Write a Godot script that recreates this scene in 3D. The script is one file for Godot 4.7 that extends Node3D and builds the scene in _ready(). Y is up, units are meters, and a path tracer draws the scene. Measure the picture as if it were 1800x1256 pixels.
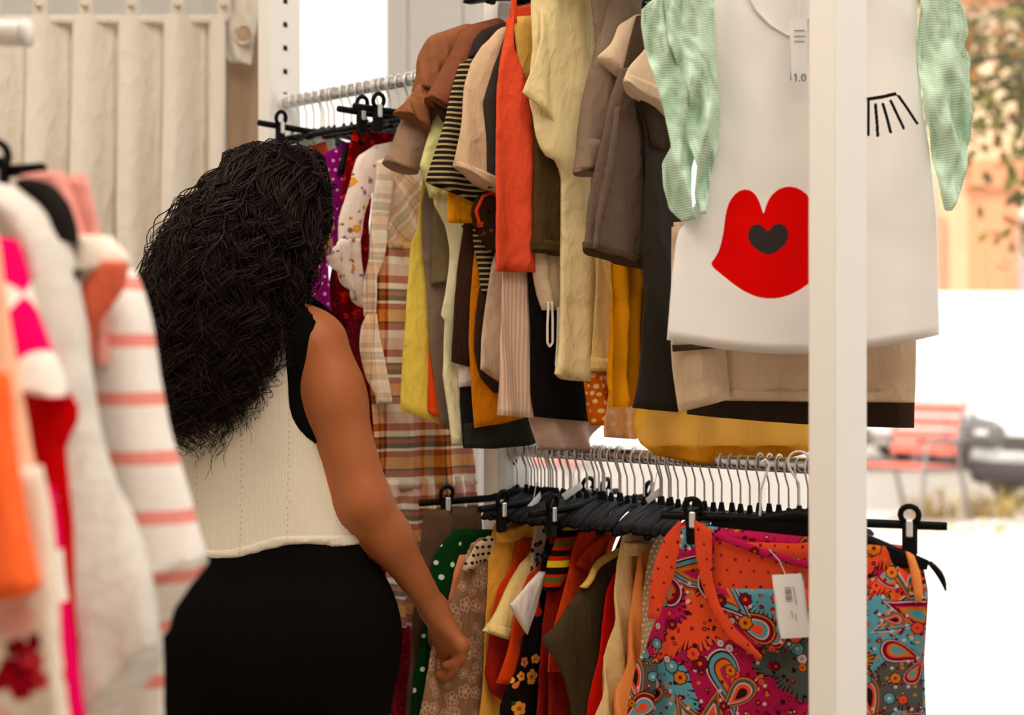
extends Node3D
# A clothes shop: a customer browses two tiers of garments beside the shop window.
# The photograph is 1800 x 1256 pixels; the lens is 2500 pixels long (47.8 mm on a 24 mm high sensor).
const FPX := 2500.0
const MIDX := 900.0
const MIDY := 628.0
const EYE := 1.3

var rng := RandomNumberGenerator.new()
var noise := FastNoiseLite.new()
var M := {}
var taken := {}
var root_now: Node3D
var pl: Dictionary


func _ready():
	rng.seed = 7
	noise.seed = 11
	noise.frequency = 1.0
	# ---- camera
	var cam := Camera3D.new()
	cam.name = "camera"
	cam.position = Vector3(0, EYE, 0)
	var lens := CameraAttributesPhysical.new()
	lens.frustum_focal_length = 47.77
	lens.frustum_near = 0.05
	lens.frustum_far = 300.0
	lens.frustum_focus_distance = 2.28
	lens.exposure_aperture = 2.6
	cam.attributes = lens
	add_child(cam)
	cam.current = true
	# ---- sky, exposure
	var env := Environment.new()
	var sky := Sky.new()
	var sm := ProceduralSkyMaterial.new()
	sm.sky_top_color = Color(0.86, 0.88, 0.92)
	sm.sky_horizon_color = Color(0.97, 0.97, 0.96)
	sm.ground_bottom_color = Color(0.6, 0.58, 0.55)
	sm.ground_horizon_color = Color(0.85, 0.84, 0.82)
	sm.sky_energy_multiplier = 1.25
	sm.ground_energy_multiplier = 1.0
	sky.sky_material = sm
	env.background_mode = Environment.BG_SKY
	env.sky = sky
	env.tonemap_mode = Environment.TONE_MAPPER_LINEAR
	env.tonemap_exposure = 1.15
	env.sdfgi_enabled = true
	env.ssao_enabled = true
	env.ssil_enabled = true
	var we := WorldEnvironment.new()
	we.name = "world_environment"
	we.environment = env
	add_child(we)
	# ---- sun, high over the shop's roof, on the street side of it
	var sun := DirectionalLight3D.new()
	sun.name = "sun"
	sun.light_energy = 1.7
	sun.light_color = Color(1.0, 0.95, 0.86)
	sun.light_angular_distance = 0.6
	sun.shadow_enabled = true
	sun.sky_mode = DirectionalLight3D.SKY_MODE_LIGHT_ONLY
	add_child(sun)
	sun.look_at_from_position(Vector3.ZERO, Vector3(0.35, -1.0, -0.42))
	# ---- ceiling panels of the shop
	make_materials()
	for q in [[0.9, 0.9, 2.2], [0.2, -0.4, 1.5], [-1.0, -1.3, 1.1], [-0.1, -1.75, 0.85], [0.95, -1.0, 0.9], [-1.6, -2.7, 1.0]]:
		ceiling_light(q[0], q[1], q[2])
	# ---- the setting, then the things
	build_room()
	build_street()
	build_curtain()
	build_racks()
	build_back_rail()
	build_upper_rail()
	build_lower_rail()
	build_left_rail()
	build_person()


func ceiling_light(x, z, energy):
	var t = thing("ceiling_light", "white flush ceiling light panel of the shop", "light", Vector3(x, 3.2, z), "ceiling light panels")
	put(t, "frame", rounded_box(Vector3(1.24, 0.05, 0.34), 0.008, Vector3(0, -0.025, 0)), M.white_metal)
	put(t, "diffuser", rounded_box(Vector3(1.18, 0.012, 0.28), 0.003, Vector3(0, -0.052, 0)), M.lamp)
	var l := AreaLight3D.new()
	l.name = "panel_light"
	l.area_size = Vector2(1.18, 0.28)
	l.area_normalize_energy = true
	l.light_energy = energy
	l.light_color = Color(1.0, 0.96, 0.915)
	l.shadow_enabled = true
	l.area_range = 12.0
	l.position = Vector3(0, -0.065, 0)
	l.rotation_degrees.x = -90
	t.add_child(l)


# ------------------------------------------------------------------ helpers
func numbered(called: String) -> String:
	var k: int = taken.get(called, 0)
	taken[called] = k + 1
	return called if k == 0 else "%s_%03d" % [called, k]


func thing(called, label, category, at = Vector3.ZERO, group = "") -> Node3D:
	var o := Node3D.new()
	o.name = numbered(called)
	add_child(o)
	o.position = at
	o.set_meta("label", label)
	o.set_meta("category", category)
	if group != "":
		o.set_meta("group", group)
	return o


func put(parent, called, mesh, mat, kind = "", label = "") -> MeshInstance3D:
	var o := MeshInstance3D.new()
	o.name = called
	o.mesh = mesh
	o.material_override = mat
	parent.add_child(o, true)
	if kind != "":
		o.set_meta("kind", kind)
	if label != "":
		o.set_meta("label", label)
	return o


func struct(called, mesh, mat, label = "") -> MeshInstance3D:
	var o = put(self, called, mesh, mat, "structure", label)
	return o


func copy(o, label, group = "") -> Node3D:
	var c = o.duplicate()
	c.name = numbered(String(o.name).rstrip("0123456789").rstrip("_"))
	add_child(c)
	c.set_meta("label", label)
	if group != "":
		c.set_meta("group", group)
	return c


func ray(x, y) -> Vector3:
	return Vector3((x - MIDX) / FPX, (MIDY - y) / FPX, -1.0)


func at(x, y, d) -> Vector3:   # the point at depth d (metres in front of the lens) that the photograph shows at pixel x, y
	return ray(x, y) * d + Vector3(0, EYE, 0)


class Shape:
	var v := PackedVector3Array()
	var uv := PackedVector2Array()
	var ix := PackedInt32Array()

	func tri(a, b, c):
		ix.append(a)
		ix.append(b)
		ix.append(c)

	func quad(a, b, c, d):
		tri(a, b, c)
		tri(a, c, d)

	func add(p: Vector3, t := Vector2.ZERO) -> int:
		v.append(p)
		uv.append(t)
		return v.size() - 1

	func mesh(smooth := true) -> ArrayMesh:
		var arr := []
		arr.resize(Mesh.ARRAY_MAX)
		if not smooth:
			var v2 := PackedVector3Array()
			var u2 := PackedVector2Array()
			var i2 := PackedInt32Array()
			for i in ix:
				i2.append(v2.size())
				v2.append(v[i])
				u2.append(uv[i])
			v = v2
			uv = u2
			ix = i2
		var n := PackedVector3Array()
		n.resize(v.size())
		for k in range(0, ix.size(), 3):
			var a := ix[k]
			var b := ix[k + 1]
			var c := ix[k + 2]
			var w := (v[c] - v[a]).cross(v[b] - v[a])
			n[a] += w
			n[b] += w
			n[c] += w
		for k in n.size():
			n[k] = n[k].normalized() if n[k].length_squared() > 0.0 else Vector3.UP
		arr[Mesh.ARRAY_VERTEX] = v
		arr[Mesh.ARRAY_NORMAL] = n
		arr[Mesh.ARRAY_TEX_UV] = uv
		arr[Mesh.ARRAY_INDEX] = ix
		var m := ArrayMesh.new()
		m.add_surface_from_arrays(Mesh.PRIMITIVE_TRIANGLES, arr)
		return m


func box_into(s: Shape, size: Vector3, b: float, at0: Vector3, basis := Basis()):
	# a box with chamfered edges: three vertices at each corner
	var id := {}
	var h := size / 2.0
	for sx in [-1, 1]:
		for sy in [-1, 1]:
			for sz in [-1, 1]:
				for ax in 3:
					var p := Vector3(sx * h.x, sy * h.y, sz * h.z)
					for k in 3:
						if k != ax:
							p[k] -= sign(p[k]) * b
					id[[sx, sy, sz, ax]] = s.add(basis * p + at0, Vector2(p.x + p.z, -p.y))
	var quad_out = func(q: Array, want: Vector3):
		var a: Vector3 = s.v[q[0]]
		var nn := (s.v[q[2]] - a).cross(s.v[q[1]] - a)
		if nn.dot(basis * want) < 0:
			q.reverse()
		if q.size() == 4:
			s.quad(q[0], q[1], q[2], q[3])
		else:
			s.tri(q[0], q[1], q[2])
	for ax in 3:
		var u := (ax + 1) % 3
		var w := (ax + 2) % 3
		for sg in [-1, 1]:
			var q := []
			for c in [[-1, -1], [1, -1], [1, 1], [-1, 1]]:
				var k := [0, 0, 0, ax]
				k[ax] = sg
				k[u] = c[0]
				k[w] = c[1]
				q.append(id[k])
			var want := Vector3.ZERO
			want[ax] = sg
			quad_out.call(q, want)
		# the edges that run along ax
		for c in [[-1, -1], [1, -1], [1, 1], [-1, 1]]:
			var q2 := []
			for e in [[-1, u], [1, u], [1, w], [-1, w]]:
				var k2 := [0, 0, 0, e[1]]
				k2[ax] = e[0]
				k2[u] = c[0]
				k2[w] = c[1]
				q2.append(id[k2])
			var want2 := Vector3.ZERO
			want2[u] = c[0]
			want2[w] = c[1]
			quad_out.call(q2, want2)
	for sx in [-1, 1]:
		for sy in [-1, 1]:
			for sz in [-1, 1]:
				quad_out.call([id[[sx, sy, sz, 0]], id[[sx, sy, sz, 1]], id[[sx, sy, sz, 2]]], Vector3(sx, sy, sz))


func rounded_box(size: Vector3, b := 0.004, at0 := Vector3.ZERO, basis := Basis()) -> ArrayMesh:
	var s := Shape.new()
	box_into(s, size, b, at0, basis)
	return s.mesh(false)


func tube_into(s: Shape, path: Array, radius, sides := 6, closed := false, flat := 1.0):
	# a tube along the points of path; radius is a number or a list; flat squeezes it across
	var n := path.size()
	var first := s.v.size()
	var up := Vector3.UP
	for i in n:
		var p: Vector3 = path[i]
		var d: Vector3 = (path[(i + 1) % n] - path[(i - 1 + n) % n]) if closed else (path[mini(i + 1, n - 1)] - path[maxi(i - 1, 0)])
		d = d.normalized()
		var x := d.cross(up)
		if x.length() < 0.05:
			x = d.cross(Vector3(0.3, 0.1, 1))
		x = x.normalized()
		var y := x.cross(d).normalized()
		up = y
		var r: float = radius[i] if radius is Array else radius
		for k in sides:
			var a := TAU * k / sides
			s.add(p + (x * cos(a) + y * sin(a) * flat) * r, Vector2(float(k) / sides, float(i) * 0.05))
	var rows := n if closed else n - 1
	for i in rows:
		for k in sides:
			var a := first + i * sides + k
			var b := first + i * sides + (k + 1) % sides
			var c := first + ((i + 1) % n) * sides + (k + 1) % sides
			var d2 := first + ((i + 1) % n) * sides + k
			s.quad(a, b, c, d2)
	if not closed:
		for e in [0, n - 1]:
			var c0 := s.add(path[e])
			for k in sides:
				var a = first + e * sides + k
				var b = first + e * sides + (k + 1) % sides
				if e == 0:
					s.tri(c0, b, a)
				else:
					s.tri(c0, a, b)


func tube(path: Array, radius, sides := 6, closed := false, flat := 1.0) -> ArrayMesh:
	var s := Shape.new()
	tube_into(s, path, radius, sides, closed, flat)
	return s.mesh()


func ring_path(c: Vector3, x: Vector3, y: Vector3, r: float, n := 20, a0 := 0.0, a1 := TAU) -> Array:
	var out := []
	var whole := absf(a1 - a0) > 6.28
	for i in n:
		var a := a0 + (a1 - a0) * i / (n if whole else n - 1)
		out.append(c + (x * cos(a) + y * sin(a)) * r)
	return out


func slab(poly: Array, y0: float, y1: float, uvscale := 1.0) -> ArrayMesh:
	# a prism over the ground outline poly (Vector2 of x, z)
	var s := Shape.new()
	var pk := PackedVector2Array(poly)
	var t := Geometry2D.triangulate_polygon(pk)
	for y in [y0, y1]:
		var base := s.v.size()
		for p in pk:
			s.add(Vector3(p.x, y, p.y), p * uvscale)
		for k in range(0, t.size(), 3):
			var a := s.v[base + t[k]]
			var nn := (s.v[base + t[k + 2]] - a).cross(s.v[base + t[k + 1]] - a)
			if (nn.y > 0) == (y == y1):
				s.tri(base + t[k], base + t[k + 1], base + t[k + 2])
			else:
				s.tri(base + t[k], base + t[k + 2], base + t[k + 1])
	var n := pk.size()
	var cw := Geometry2D.is_polygon_clockwise(pk)
	for i in n:
		if cw:
			s.quad(i, (i + 1) % n, n + (i + 1) % n, n + i)
		else:
			s.quad(i, n + i, n + (i + 1) % n, (i + 1) % n)
	return s.mesh(false)


# ------------------------------------------------------------------ cloth in a hanging plane
func rack(t: float) -> Vector3:   # a point of the main rack's line, on the floor
	return Vector3(-0.503 + 0.743 * t, 0, -(3.05 - 0.669 * t))


func plane(o: Vector3, deg: float) -> Dictionary:
	var a := deg_to_rad(deg)
	return {"o": Vector3(o.x, 0, o.z), "u": Vector3(cos(a), 0, -sin(a)), "n": Vector3(sin(a), 0, cos(a))}


func on_rack(t: float, deg: float) -> Dictionary:
	var d := plane(rack(t), deg)
	d.t = t
	d.deg = deg
	return d


func facing(x: float, d: float, deg: float) -> Dictionary:
	return plane(at(x, MIDY, d), deg)


func hit(x: float, y: float) -> Vector2:   # where the sight line of a pixel meets the plane: metres along it and height
	var dx := (x - MIDX) / FPX
	var od: float = -pl.o.z
	var ud: float = -pl.u.z
	var a: float = (dx * od - pl.o.x) / (pl.u.x - dx * ud)
	return Vector2(a, EYE + (od + a * ud) * (MIDY - y) / FPX)


func in_plane(p: Vector2, w := 0.0) -> Vector3:
	return pl.o + pl.u * p.x + Vector3.UP * p.y + pl.n * w


func resample(pts: PackedVector2Array, n: int) -> PackedVector2Array:
	var total := 0.0
	for i in pts.size() - 1:
		total += pts[i].distance_to(pts[i + 1])
	var out := PackedVector2Array()
	var seg := 0
	var gone := 0.0
	for i in n:
		var want := total * i / (n - 1)
		while seg < pts.size() - 2 and gone + pts[seg].distance_to(pts[seg + 1]) < want:
			gone += pts[seg].distance_to(pts[seg + 1])
			seg += 1
		var l := pts[seg].distance_to(pts[seg + 1])
		out.append(pts[seg].lerp(pts[seg + 1], clampf((want - gone) / maxf(l, 1e-6), 0, 1)))
	return out


func outline(px: Array) -> PackedVector2Array:
	var out := PackedVector2Array()
	for i in range(0, px.size(), 2):
		out.append(hit(px[i], px[i + 1]))
	return out


func garment(called, label, category, where: Dictionary, group = "", top = 1.2) -> Node3D:
	pl = where
	if where.has("t"):
		var y: float = {1.75: 1.842, 2.0: 2.03, 1.04: 1.133}[top]
		var st := "bar" if called in ["trousers", "skirt", "shorts"] else "plain"
		hanger(st, where.t + 0.002, where.deg + 17.0, y, "hanger of the " + label, {1.75: "hangers on the far rail", 2.0: "hangers on the upper rail", 1.04: "hangers on the lower rail"}[top])
	root_now = thing(called, label, category, pl.o + Vector3.UP * top, group)
	return root_now


func fold_at(p: Vector2, tv: float, o: Dictionary) -> float:
	var am: float = o.get("am", 0.0055)
	var wl: float = o.get("wl", 0.07)
	var ph: float = o.get("ph", p.y * 0.0)
	var drift: float = o.get("skew", 0.12) * p.y / wl
	return am * (0.35 + 0.65 * tv) * sin(TAU * (p.x / wl + drift) + ph) + am * 0.9 * noise.get_noise_2d(p.x * 9.0 + ph * 13.0, p.y * 5.0) + float(o.get("crimp", 0.0)) * noise.get_noise_2d(p.x * 27.0 + pl.o.x * 50.0, p.y * 7.0)


func panel(called, mat, left: Array, right: Array, o := {}, parent = null) -> MeshInstance3D:
	# cloth between two edges given as pixels of the photograph, seen on the plane the garment hangs in: a front and a back sheet that meet at the edges
	var n: int = o.get("n", 26)
	var m: int = o.get("m", 12)
	var th: float = o.get("th", 0.014)
	var w0: float = o.get("w", 0.0)
	var bow: float = o.get("bow", 0.0)
	var tl: float = o.get("top", 1.0)
	var turn: float = o.get("turn", 0.0)
	var L := resample(outline(left), n)
	var R := resample(outline(right), n)
	var s := Shape.new()
	var org := root_now.position
	var ring := 2 * m
	for i in n:
		var tv := float(i) / (n - 1)
		for j in ring:
			var jj := j if j <= m else ring - j
			var c := 0.5 - 0.5 * cos(PI * jj / m)
			var p := L[i].lerp(R[i], c)
			p.y -= bow * sin(PI * c) * smoothstep(0.5, 1.0, tv)
			p.y += o.get("arch", 0.0) * sin(PI * c) * (1.0 - smoothstep(0.0, 0.4, tv))
			var half := th * 0.5 * sqrt(maxf(0.0, 4.0 * c * (1.0 - c))) * (tl + (1.0 - tl) * smoothstep(0.0, 0.3, tv))
			if o.has("edge"):
				half = th * 0.5 * (1.0 if c > 0.001 and c < 0.999 else 0.0)
			var w := fold_at(p, tv, o) + w0 + (half if j <= m else -half)
			s.add(in_plane(p, w) - org, Vector2(p.x, -p.y).rotated(turn))
	for i in n - 1:
		for j in ring:
			var a := i * ring + j
			var b := i * ring + (j + 1) % ring
			s.quad(a, b, b + ring, a + ring)
	for j in range(1, m):
		var f := j if j < m else m
		var b0 := ring - j
		var f1 := j + 1
		var b1 := ring - j - 1
		if j < m - 1:
			s.quad(f1, f, b0, b1)
			var e := (n - 1) * ring
			s.quad(e + f, e + f1, e + b1, e + b0)
	return put(parent if parent else root_now, called, s.mesh(), mat, "", o.get("label", ""))


func strip(called, mat, px: Array, r: float, w := 0.012, flat := 1.0, parent = null) -> MeshInstance3D:
	# a cord, piping or strap along pixels of the photograph, on the garment's plane
	var path := []
	for p in resample(outline(px), maxi(8, px.size() * 3)):
		path.append(in_plane(p, w) - root_now.position)
	return put(parent if parent else root_now, called, tube(path, r, 6, false, flat), mat)


# ------------------------------------------------------------------ prints and materials
func canvas(n: int, c: Color) -> Image:
	var im := Image.create(n, n, false, Image.FORMAT_RGB8)
	im.fill(c)
	return im


func dot(im: Image, x: float, y: float, r: float, c: Color, ry := -1.0):
	# an ellipse that wraps round the edges of the tile
	var n := im.get_width()
	var h := im.get_height()
	if ry < 0:
		ry = r
	for yy in range(int(floor(y - ry)), int(ceil(y + ry)) + 1):
		var t := 1.0 - pow((yy - y) / ry, 2)
		if t <= 0:
			continue
		var hw := r * sqrt(t)
		for xx in range(int(ceil(x - hw)), int(floor(x + hw)) + 1):
			im.set_pixel(posmod(xx, n), posmod(yy, h), c)


func fill(im: Image, pts: PackedVector2Array, c: Color):
	# a filled polygon, wrapping
	var n := im.get_width()
	var h := im.get_height()
	var lo := pts[0].y
	var hi := pts[0].y
	for p in pts:
		lo = minf(lo, p.y)
		hi = maxf(hi, p.y)
	for yy in range(int(ceil(lo)), int(floor(hi)) + 1):
		var xs := []
		for i in pts.size():
			var a := pts[i]
			var b := pts[(i + 1) % pts.size()]
			if (a.y <= yy) != (b.y <= yy):
				xs.append(a.x + (yy - a.y) / (b.y - a.y) * (b.x - a.x))
		xs.sort()
		for k in range(0, xs.size() - 1, 2):
			for xx in range(int(ceil(xs[k])), int(floor(xs[k + 1])) + 1):
				im.set_pixel(posmod(xx, n), posmod(yy, h), c)


func drop(c: Vector2, r: float, turn: float, bend := 0.5) -> PackedVector2Array:
	# the paisley teardrop
	var out := PackedVector2Array()
	for i in 36:
		var a := TAU * i / 36
		var p := Vector2(cos(a) * r * 1.55, sin(a) * pow(sin(a / 2.0), 1.6) * r * 1.2)
		p.x += r * 0.4
		p.y += bend * (p.x + r) * (p.x + r) / (r * 4.0)
		out.append(c + p.rotated(turn))
	return out


func flower(im: Image, c: Vector2, r: float, petals: int, col: Color, heart: Color):
	for k in petals:
		var a := TAU * k / petals + c.x
		dot(im, c.x + cos(a) * r * 0.62, c.y + sin(a) * r * 0.62, r * 0.45, col)
	dot(im, c.x, c.y, r * 0.32, heart)


func tex(im: Image) -> ImageTexture:
	im.generate_mipmaps()
	return ImageTexture.create_from_image(im)


func grain(im: Image, amount: float, seed_ := 3):
	# woven irregularity: every pixel a little lighter or darker
	var r := RandomNumberGenerator.new()
	r.seed = seed_
	for y in im.get_height():
		for x in im.get_width():
			var c := im.get_pixel(x, y)
			var k := 1.0 + r.randf_range(-amount, amount)
			im.set_pixel(x, y, Color(c.r * k, c.g * k, c.b * k))


func weave_normal() -> ImageTexture:
	# creases (ridged, drawn out downwards) over a fine weave
	var nn := FastNoiseLite.new()
	nn.seed = 5
	nn.frequency = 0.011
	nn.fractal_type = FastNoiseLite.FRACTAL_RIDGED
	nn.fractal_octaves = 3
	nn.domain_warp_enabled = true
	nn.domain_warp_amplitude = 30.0
	nn.domain_warp_frequency = 0.008
	var tall := nn.get_seamless_image(512, 256)
	tall.convert(Image.FORMAT_RGB8)
	tall.resize(512, 512, Image.INTERPOLATE_CUBIC)
	for y in 512:
		for x in 512:
			var t := tall.get_pixel(x, y).r * 0.75 + 0.012 * sin(TAU * x / 4.0) * sin(TAU * y / 4.0)
			tall.set_pixel(x, y, Color(t, t, t))
	tall.bump_map_to_normal_map(9.0)
	return tex(tall)


func cloth(c: Color, o := {}) -> StandardMaterial3D:
	var m := StandardMaterial3D.new()
	m.albedo_color = c
	m.roughness = o.get("rough", 0.92)
	m.metallic_specular = o.get("spec", 0.12)
	m.cull_mode = BaseMaterial3D.CULL_DISABLED
	m.normal_enabled = true
	m.normal_texture = M.weave
	m.normal_scale = o.get("bump", 0.8)
	var tile: float = o.get("tile", 0.34)
	m.uv1_scale = Vector3(1.0 / tile, 1.0 / tile, 1)
	m.uv1_offset = Vector3(o.get("ox", 0.0), o.get("oy", 0.0), 0)
	if o.has("tex"):
		m.albedo_color = Color.WHITE
		m.albedo_texture = o.tex
	if o.has("back"):
		m.backlight_enabled = true
		m.backlight = o.back
	if o.has("sheen"):
		m.rim_enabled = true
		m.rim = o.sheen
		m.rim_tint = 0.6
	return m


func hard(c: Color, rough := 0.5, metal := 0.0, spec := 0.5) -> StandardMaterial3D:
	var m := StandardMaterial3D.new()
	m.albedo_color = c
	m.roughness = rough
	m.metallic = metal
	m.metallic_specular = spec
	return m


func rough_wall(c: Color, scale: float, depth := 0.2) -> StandardMaterial3D:
	var m := hard(c, 0.85, 0.0, 0.3)
	var nt := NoiseTexture2D.new()
	nt.width = 256
	nt.height = 256
	nt.seamless = true
	nt.as_normal_map = true
	nt.bump_strength = 2.0
	var fn := FastNoiseLite.new()
	fn.seed = 9
	fn.frequency = 0.03
	nt.noise = fn
	m.normal_enabled = true
	m.normal_texture = nt
	m.normal_scale = depth
	m.uv1_triplanar = true
	m.uv1_world_triplanar = true
	m.uv1_scale = Vector3.ONE * scale
	return m


func make_materials():
	M.weave = weave_normal()
	# hard things
	M.white_metal = hard(Color(0.93, 0.91, 0.88), 0.42, 0.0, 0.45)
	M.chrome = hard(Color(0.82, 0.81, 0.80), 0.24, 0.95)
	M.wire = hard(Color(0.90, 0.89, 0.88), 0.3, 0.5)
	M.black_plastic = hard(Color(0.045, 0.039, 0.036), 0.5, 0.0, 0.22)
	M.dark_slot = hard(Color(0.03, 0.028, 0.026), 0.9)
	M.clear_pad = hard(Color(0.86, 0.82, 0.77), 0.3)
	M.brass = hard(Color(0.78, 0.73, 0.66), 0.3, 0.8)
	M.paper = hard(Color(0.93, 0.92, 0.91), 0.7)
	M.print_grey = hard(Color(0.35, 0.34, 0.35), 0.8)
	M.lamp = hard(Color(1, 0.97, 0.92), 0.6)
	M.lamp.emission_enabled = true
	M.lamp.emission = Color(1.0, 0.95, 0.87)
	M.lamp.emission_energy_multiplier = 1.6
	M.wall = rough_wall(Color(0.92, 0.905, 0.885), 3.0)
	M.pier = rough_wall(Color(0.885, 0.875, 0.865), 3.0)
	M.frame_grey = hard(Color(0.66, 0.63, 0.61), 0.5, 0.2)
	M.floor = rough_wall(Color(0.72, 0.66, 0.58), 1.2)
	M.glass = hard(Color(1, 1, 1, 0.03), 0.02)
	M.glass.transparency = BaseMaterial3D.TRANSPARENCY_ALPHA
	# plain cloth
	var plain := {
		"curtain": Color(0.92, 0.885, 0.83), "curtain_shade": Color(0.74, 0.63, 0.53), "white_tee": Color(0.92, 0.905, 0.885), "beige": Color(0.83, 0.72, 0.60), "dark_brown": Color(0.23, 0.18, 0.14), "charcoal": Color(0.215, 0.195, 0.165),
		"denim": Color(0.40, 0.325, 0.275), "denim_dark": Color(0.30, 0.235, 0.17), "taupe": Color(0.50, 0.42, 0.35), "cream": Color(0.90, 0.815, 0.60), "cream_gold": Color(0.85, 0.72, 0.45),
		"orange": Color(0.87, 0.31, 0.185), "olive": Color(0.29, 0.22, 0.12), "sand": Color(0.80, 0.675, 0.54), "rose_sand": Color(0.80, 0.67, 0.57), "strap_sand": Color(0.78, 0.68, 0.55), "black": Color(0.085, 0.065, 0.055),
		"soft_black": Color(0.125, 0.11, 0.10), "mustard": Color(0.89, 0.58, 0.06), "mustard_deep": Color(0.80, 0.47, 0.05), "plum_black": Color(0.20, 0.16, 0.16), "brown": Color(0.50, 0.30, 0.21), "tan": Color(0.56, 0.355, 0.235),
		"taupe_light": Color(0.60, 0.48, 0.39), "pistachio": Color(0.87, 0.85, 0.58), "pistachio_pale": Color(0.89, 0.85, 0.67), "bright_yellow": Color(0.92, 0.80, 0.33), "red_orange": Color(0.90, 0.30, 0.09), "dark_chocolate": Color(0.24, 0.155, 0.115),
		"moss": Color(0.45, 0.385, 0.27), "green_black": Color(0.19, 0.19, 0.155), "offwhite": Color(0.90, 0.84, 0.80), "rose_taupe": Color(0.74, 0.62, 0.55), "coral_red": Color(0.93, 0.36, 0.22),
		"trouser": Color(0.36, 0.27, 0.20), "peach": Color(0.86, 0.52, 0.34), "honey": Color(0.90, 0.64, 0.24), "rust_red": Color(0.60, 0.13, 0.08), "butter": Color(0.90, 0.78, 0.50), "red_rust": Color(0.80, 0.24, 0.08), "army": Color(0.27, 0.215, 0.135),
		"red": Color(0.80, 0.085, 0.045), "cream_shirt": Color(0.88, 0.74, 0.50), "apricot": Color(0.93, 0.56, 0.29), "collar_gold": Color(0.88, 0.72, 0.36), "rust_dark": Color(0.50, 0.10, 0.055),
		"cardigan": Color(0.86, 0.83, 0.79), "cardigan_grey": Color(0.66, 0.62, 0.59), "pink": Color(0.90, 0.60, 0.56), "coral": Color(0.86, 0.42, 0.31), "neon_orange": Color(1.0, 0.42, 0.20), "peach_pink": Color(0.96, 0.74, 0.60), "lining_white": Color(0.93, 0.88, 0.82),
		"crimson": Color(0.78, 0.02, 0.04), "skirt_black": Color(0.052, 0.044, 0.042), "trim_black": Color(0.05, 0.043, 0.042),
	}
	for k in plain:
		M[k] = cloth(plain[k])
	M.lips_red = cloth(Color(0.85, 0.035, 0.02), {"bump": 0.15})
	M.print_dark = cloth(Color(0.22, 0.20, 0.19), {"bump": 0.15})
	M.print_black = cloth(Color(0.085, 0.08, 0.08), {"bump": 0.15})
	M.gauze = cloth(Color(1.0, 0.80, 0.28), {"back": Color(1.0, 0.86, 0.42)})
	M.gauze.transparency = BaseMaterial3D.TRANSPARENCY_ALPHA
	M.gauze.albedo_color.a = 0.9
	M.gauze_hem = cloth(Color(0.93, 0.66, 0.14), {"back": Color(0.8, 0.5, 0.1)})
	for k in ["denim", "denim_dark", "olive"]:
		M[k].normal_scale = 0.9
	# seersucker: fine pale stripes
	var im := canvas(64, Color(0.72, 0.83, 0.72))
	for y in 64:
		for x in 64:
			var t := 0.5 + 0.5 * sin(TAU * y / 16.0 + 0.5 * sin(TAU * x / 64.0))
			im.set_pixel(x, y, Color(0.64, 0.81, 0.68).lerp(Color(0.88, 0.93, 0.87), smoothstep(0.25, 0.75, t)))
	M.seersucker = cloth(Color.WHITE, {"tex": tex(im), "tile": 0.0145, "bump": 0.1, "back": Color(0.25, 0.3, 0.25)})
	# black stripes on cream
	im = canvas(64, Color(0.14, 0.115, 0.095))
	im.fill_rect(Rect2i(0, 0, 64, 24), Color(0.70, 0.62, 0.45))
	M.striped = cloth(Color.WHITE, {"tex": tex(im), "tile": 0.0092, "bump": 0.0})
	# plaid
	im = canvas(256, Color.WHITE)
	var white := Color(0.96, 0.91, 0.83)
	var orange := Color(0.86, 0.53, 0.18)
	var brick := Color(0.58, 0.22, 0.13)
	var dark := Color(0.20, 0.16, 0.13)
	var pink := Color(0.88, 0.70, 0.64)
	var warp := [[0.0, white], [0.20, pink], [0.36, orange], [0.44, white], [0.56, orange], [0.70, dark], [0.73, orange], [0.80, brick], [0.84, white]]
	var weft := [[0.0, white], [0.10, pink], [0.26, brick], [0.36, white], [0.44, dark], [0.48, brick], [0.53, dark], [0.60, white], [0.64, brick], [0.72, orange], [0.88, dark], [0.91, brick]]
	for y in 256:
		var cy := band(weft, y / 256.0)
		for x in 256:
			im.set_pixel(x, y, band(warp, x / 256.0).lerp(cy, 0.57))
	M.plaid = cloth(Color.WHITE, {"tex": tex(im), "tile": 0.135})
	for y in 256:
		var cy2 := band(weft, y / 256.0).lerp(white, 0.62)
		for x in 256:
			im.set_pixel(x, y, band(warp, x / 256.0).lerp(white, 0.55).lerp(cy2, 0.5))
	M.plaid_pale = cloth(Color.WHITE, {"tex": tex(im), "tile": 0.09})
	# little white dots on purple, and on green
	M.dotted = cloth(Color.WHITE, {"tex": dots_tex(256, Color(0.56, 0.06, 0.44), Color(0.93, 0.72, 0.86), 40, 7.0, 21), "tile": 0.11})
	M.dotted_green = cloth(Color.WHITE, {"tex": dots_tex(256, Color(0.05, 0.22, 0.08), Color(0.86, 0.90, 0.80), 20, 9.0, 22), "tile": 0.12})
	M.dotted_orange = cloth(Color.WHITE, {"tex": dots_tex(256, Color(0.84, 0.40, 0.05), Color(0.96, 0.82, 0.56), 42, 11.0, 23), "tile": 0.085})
	M.dotted_pale = cloth(Color.WHITE, {"tex": dots_tex(256, Color(0.98, 0.84, 0.58), Color(0.99, 0.95, 0.86), 34, 10.0, 24), "tile": 0.1, "back": Color(0.9, 0.7, 0.4)})
	M.dotted_trim = cloth(Color.WHITE, {"tex": dots_tex(128, Color(0.85, 0.80, 0.66), Color(0.16, 0.12, 0.10), 16, 11.0, 25), "tile": 0.03})
	M.dotted_magenta = cloth(Color.WHITE, {"tex": big_dots(), "tile": 0.115})
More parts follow.
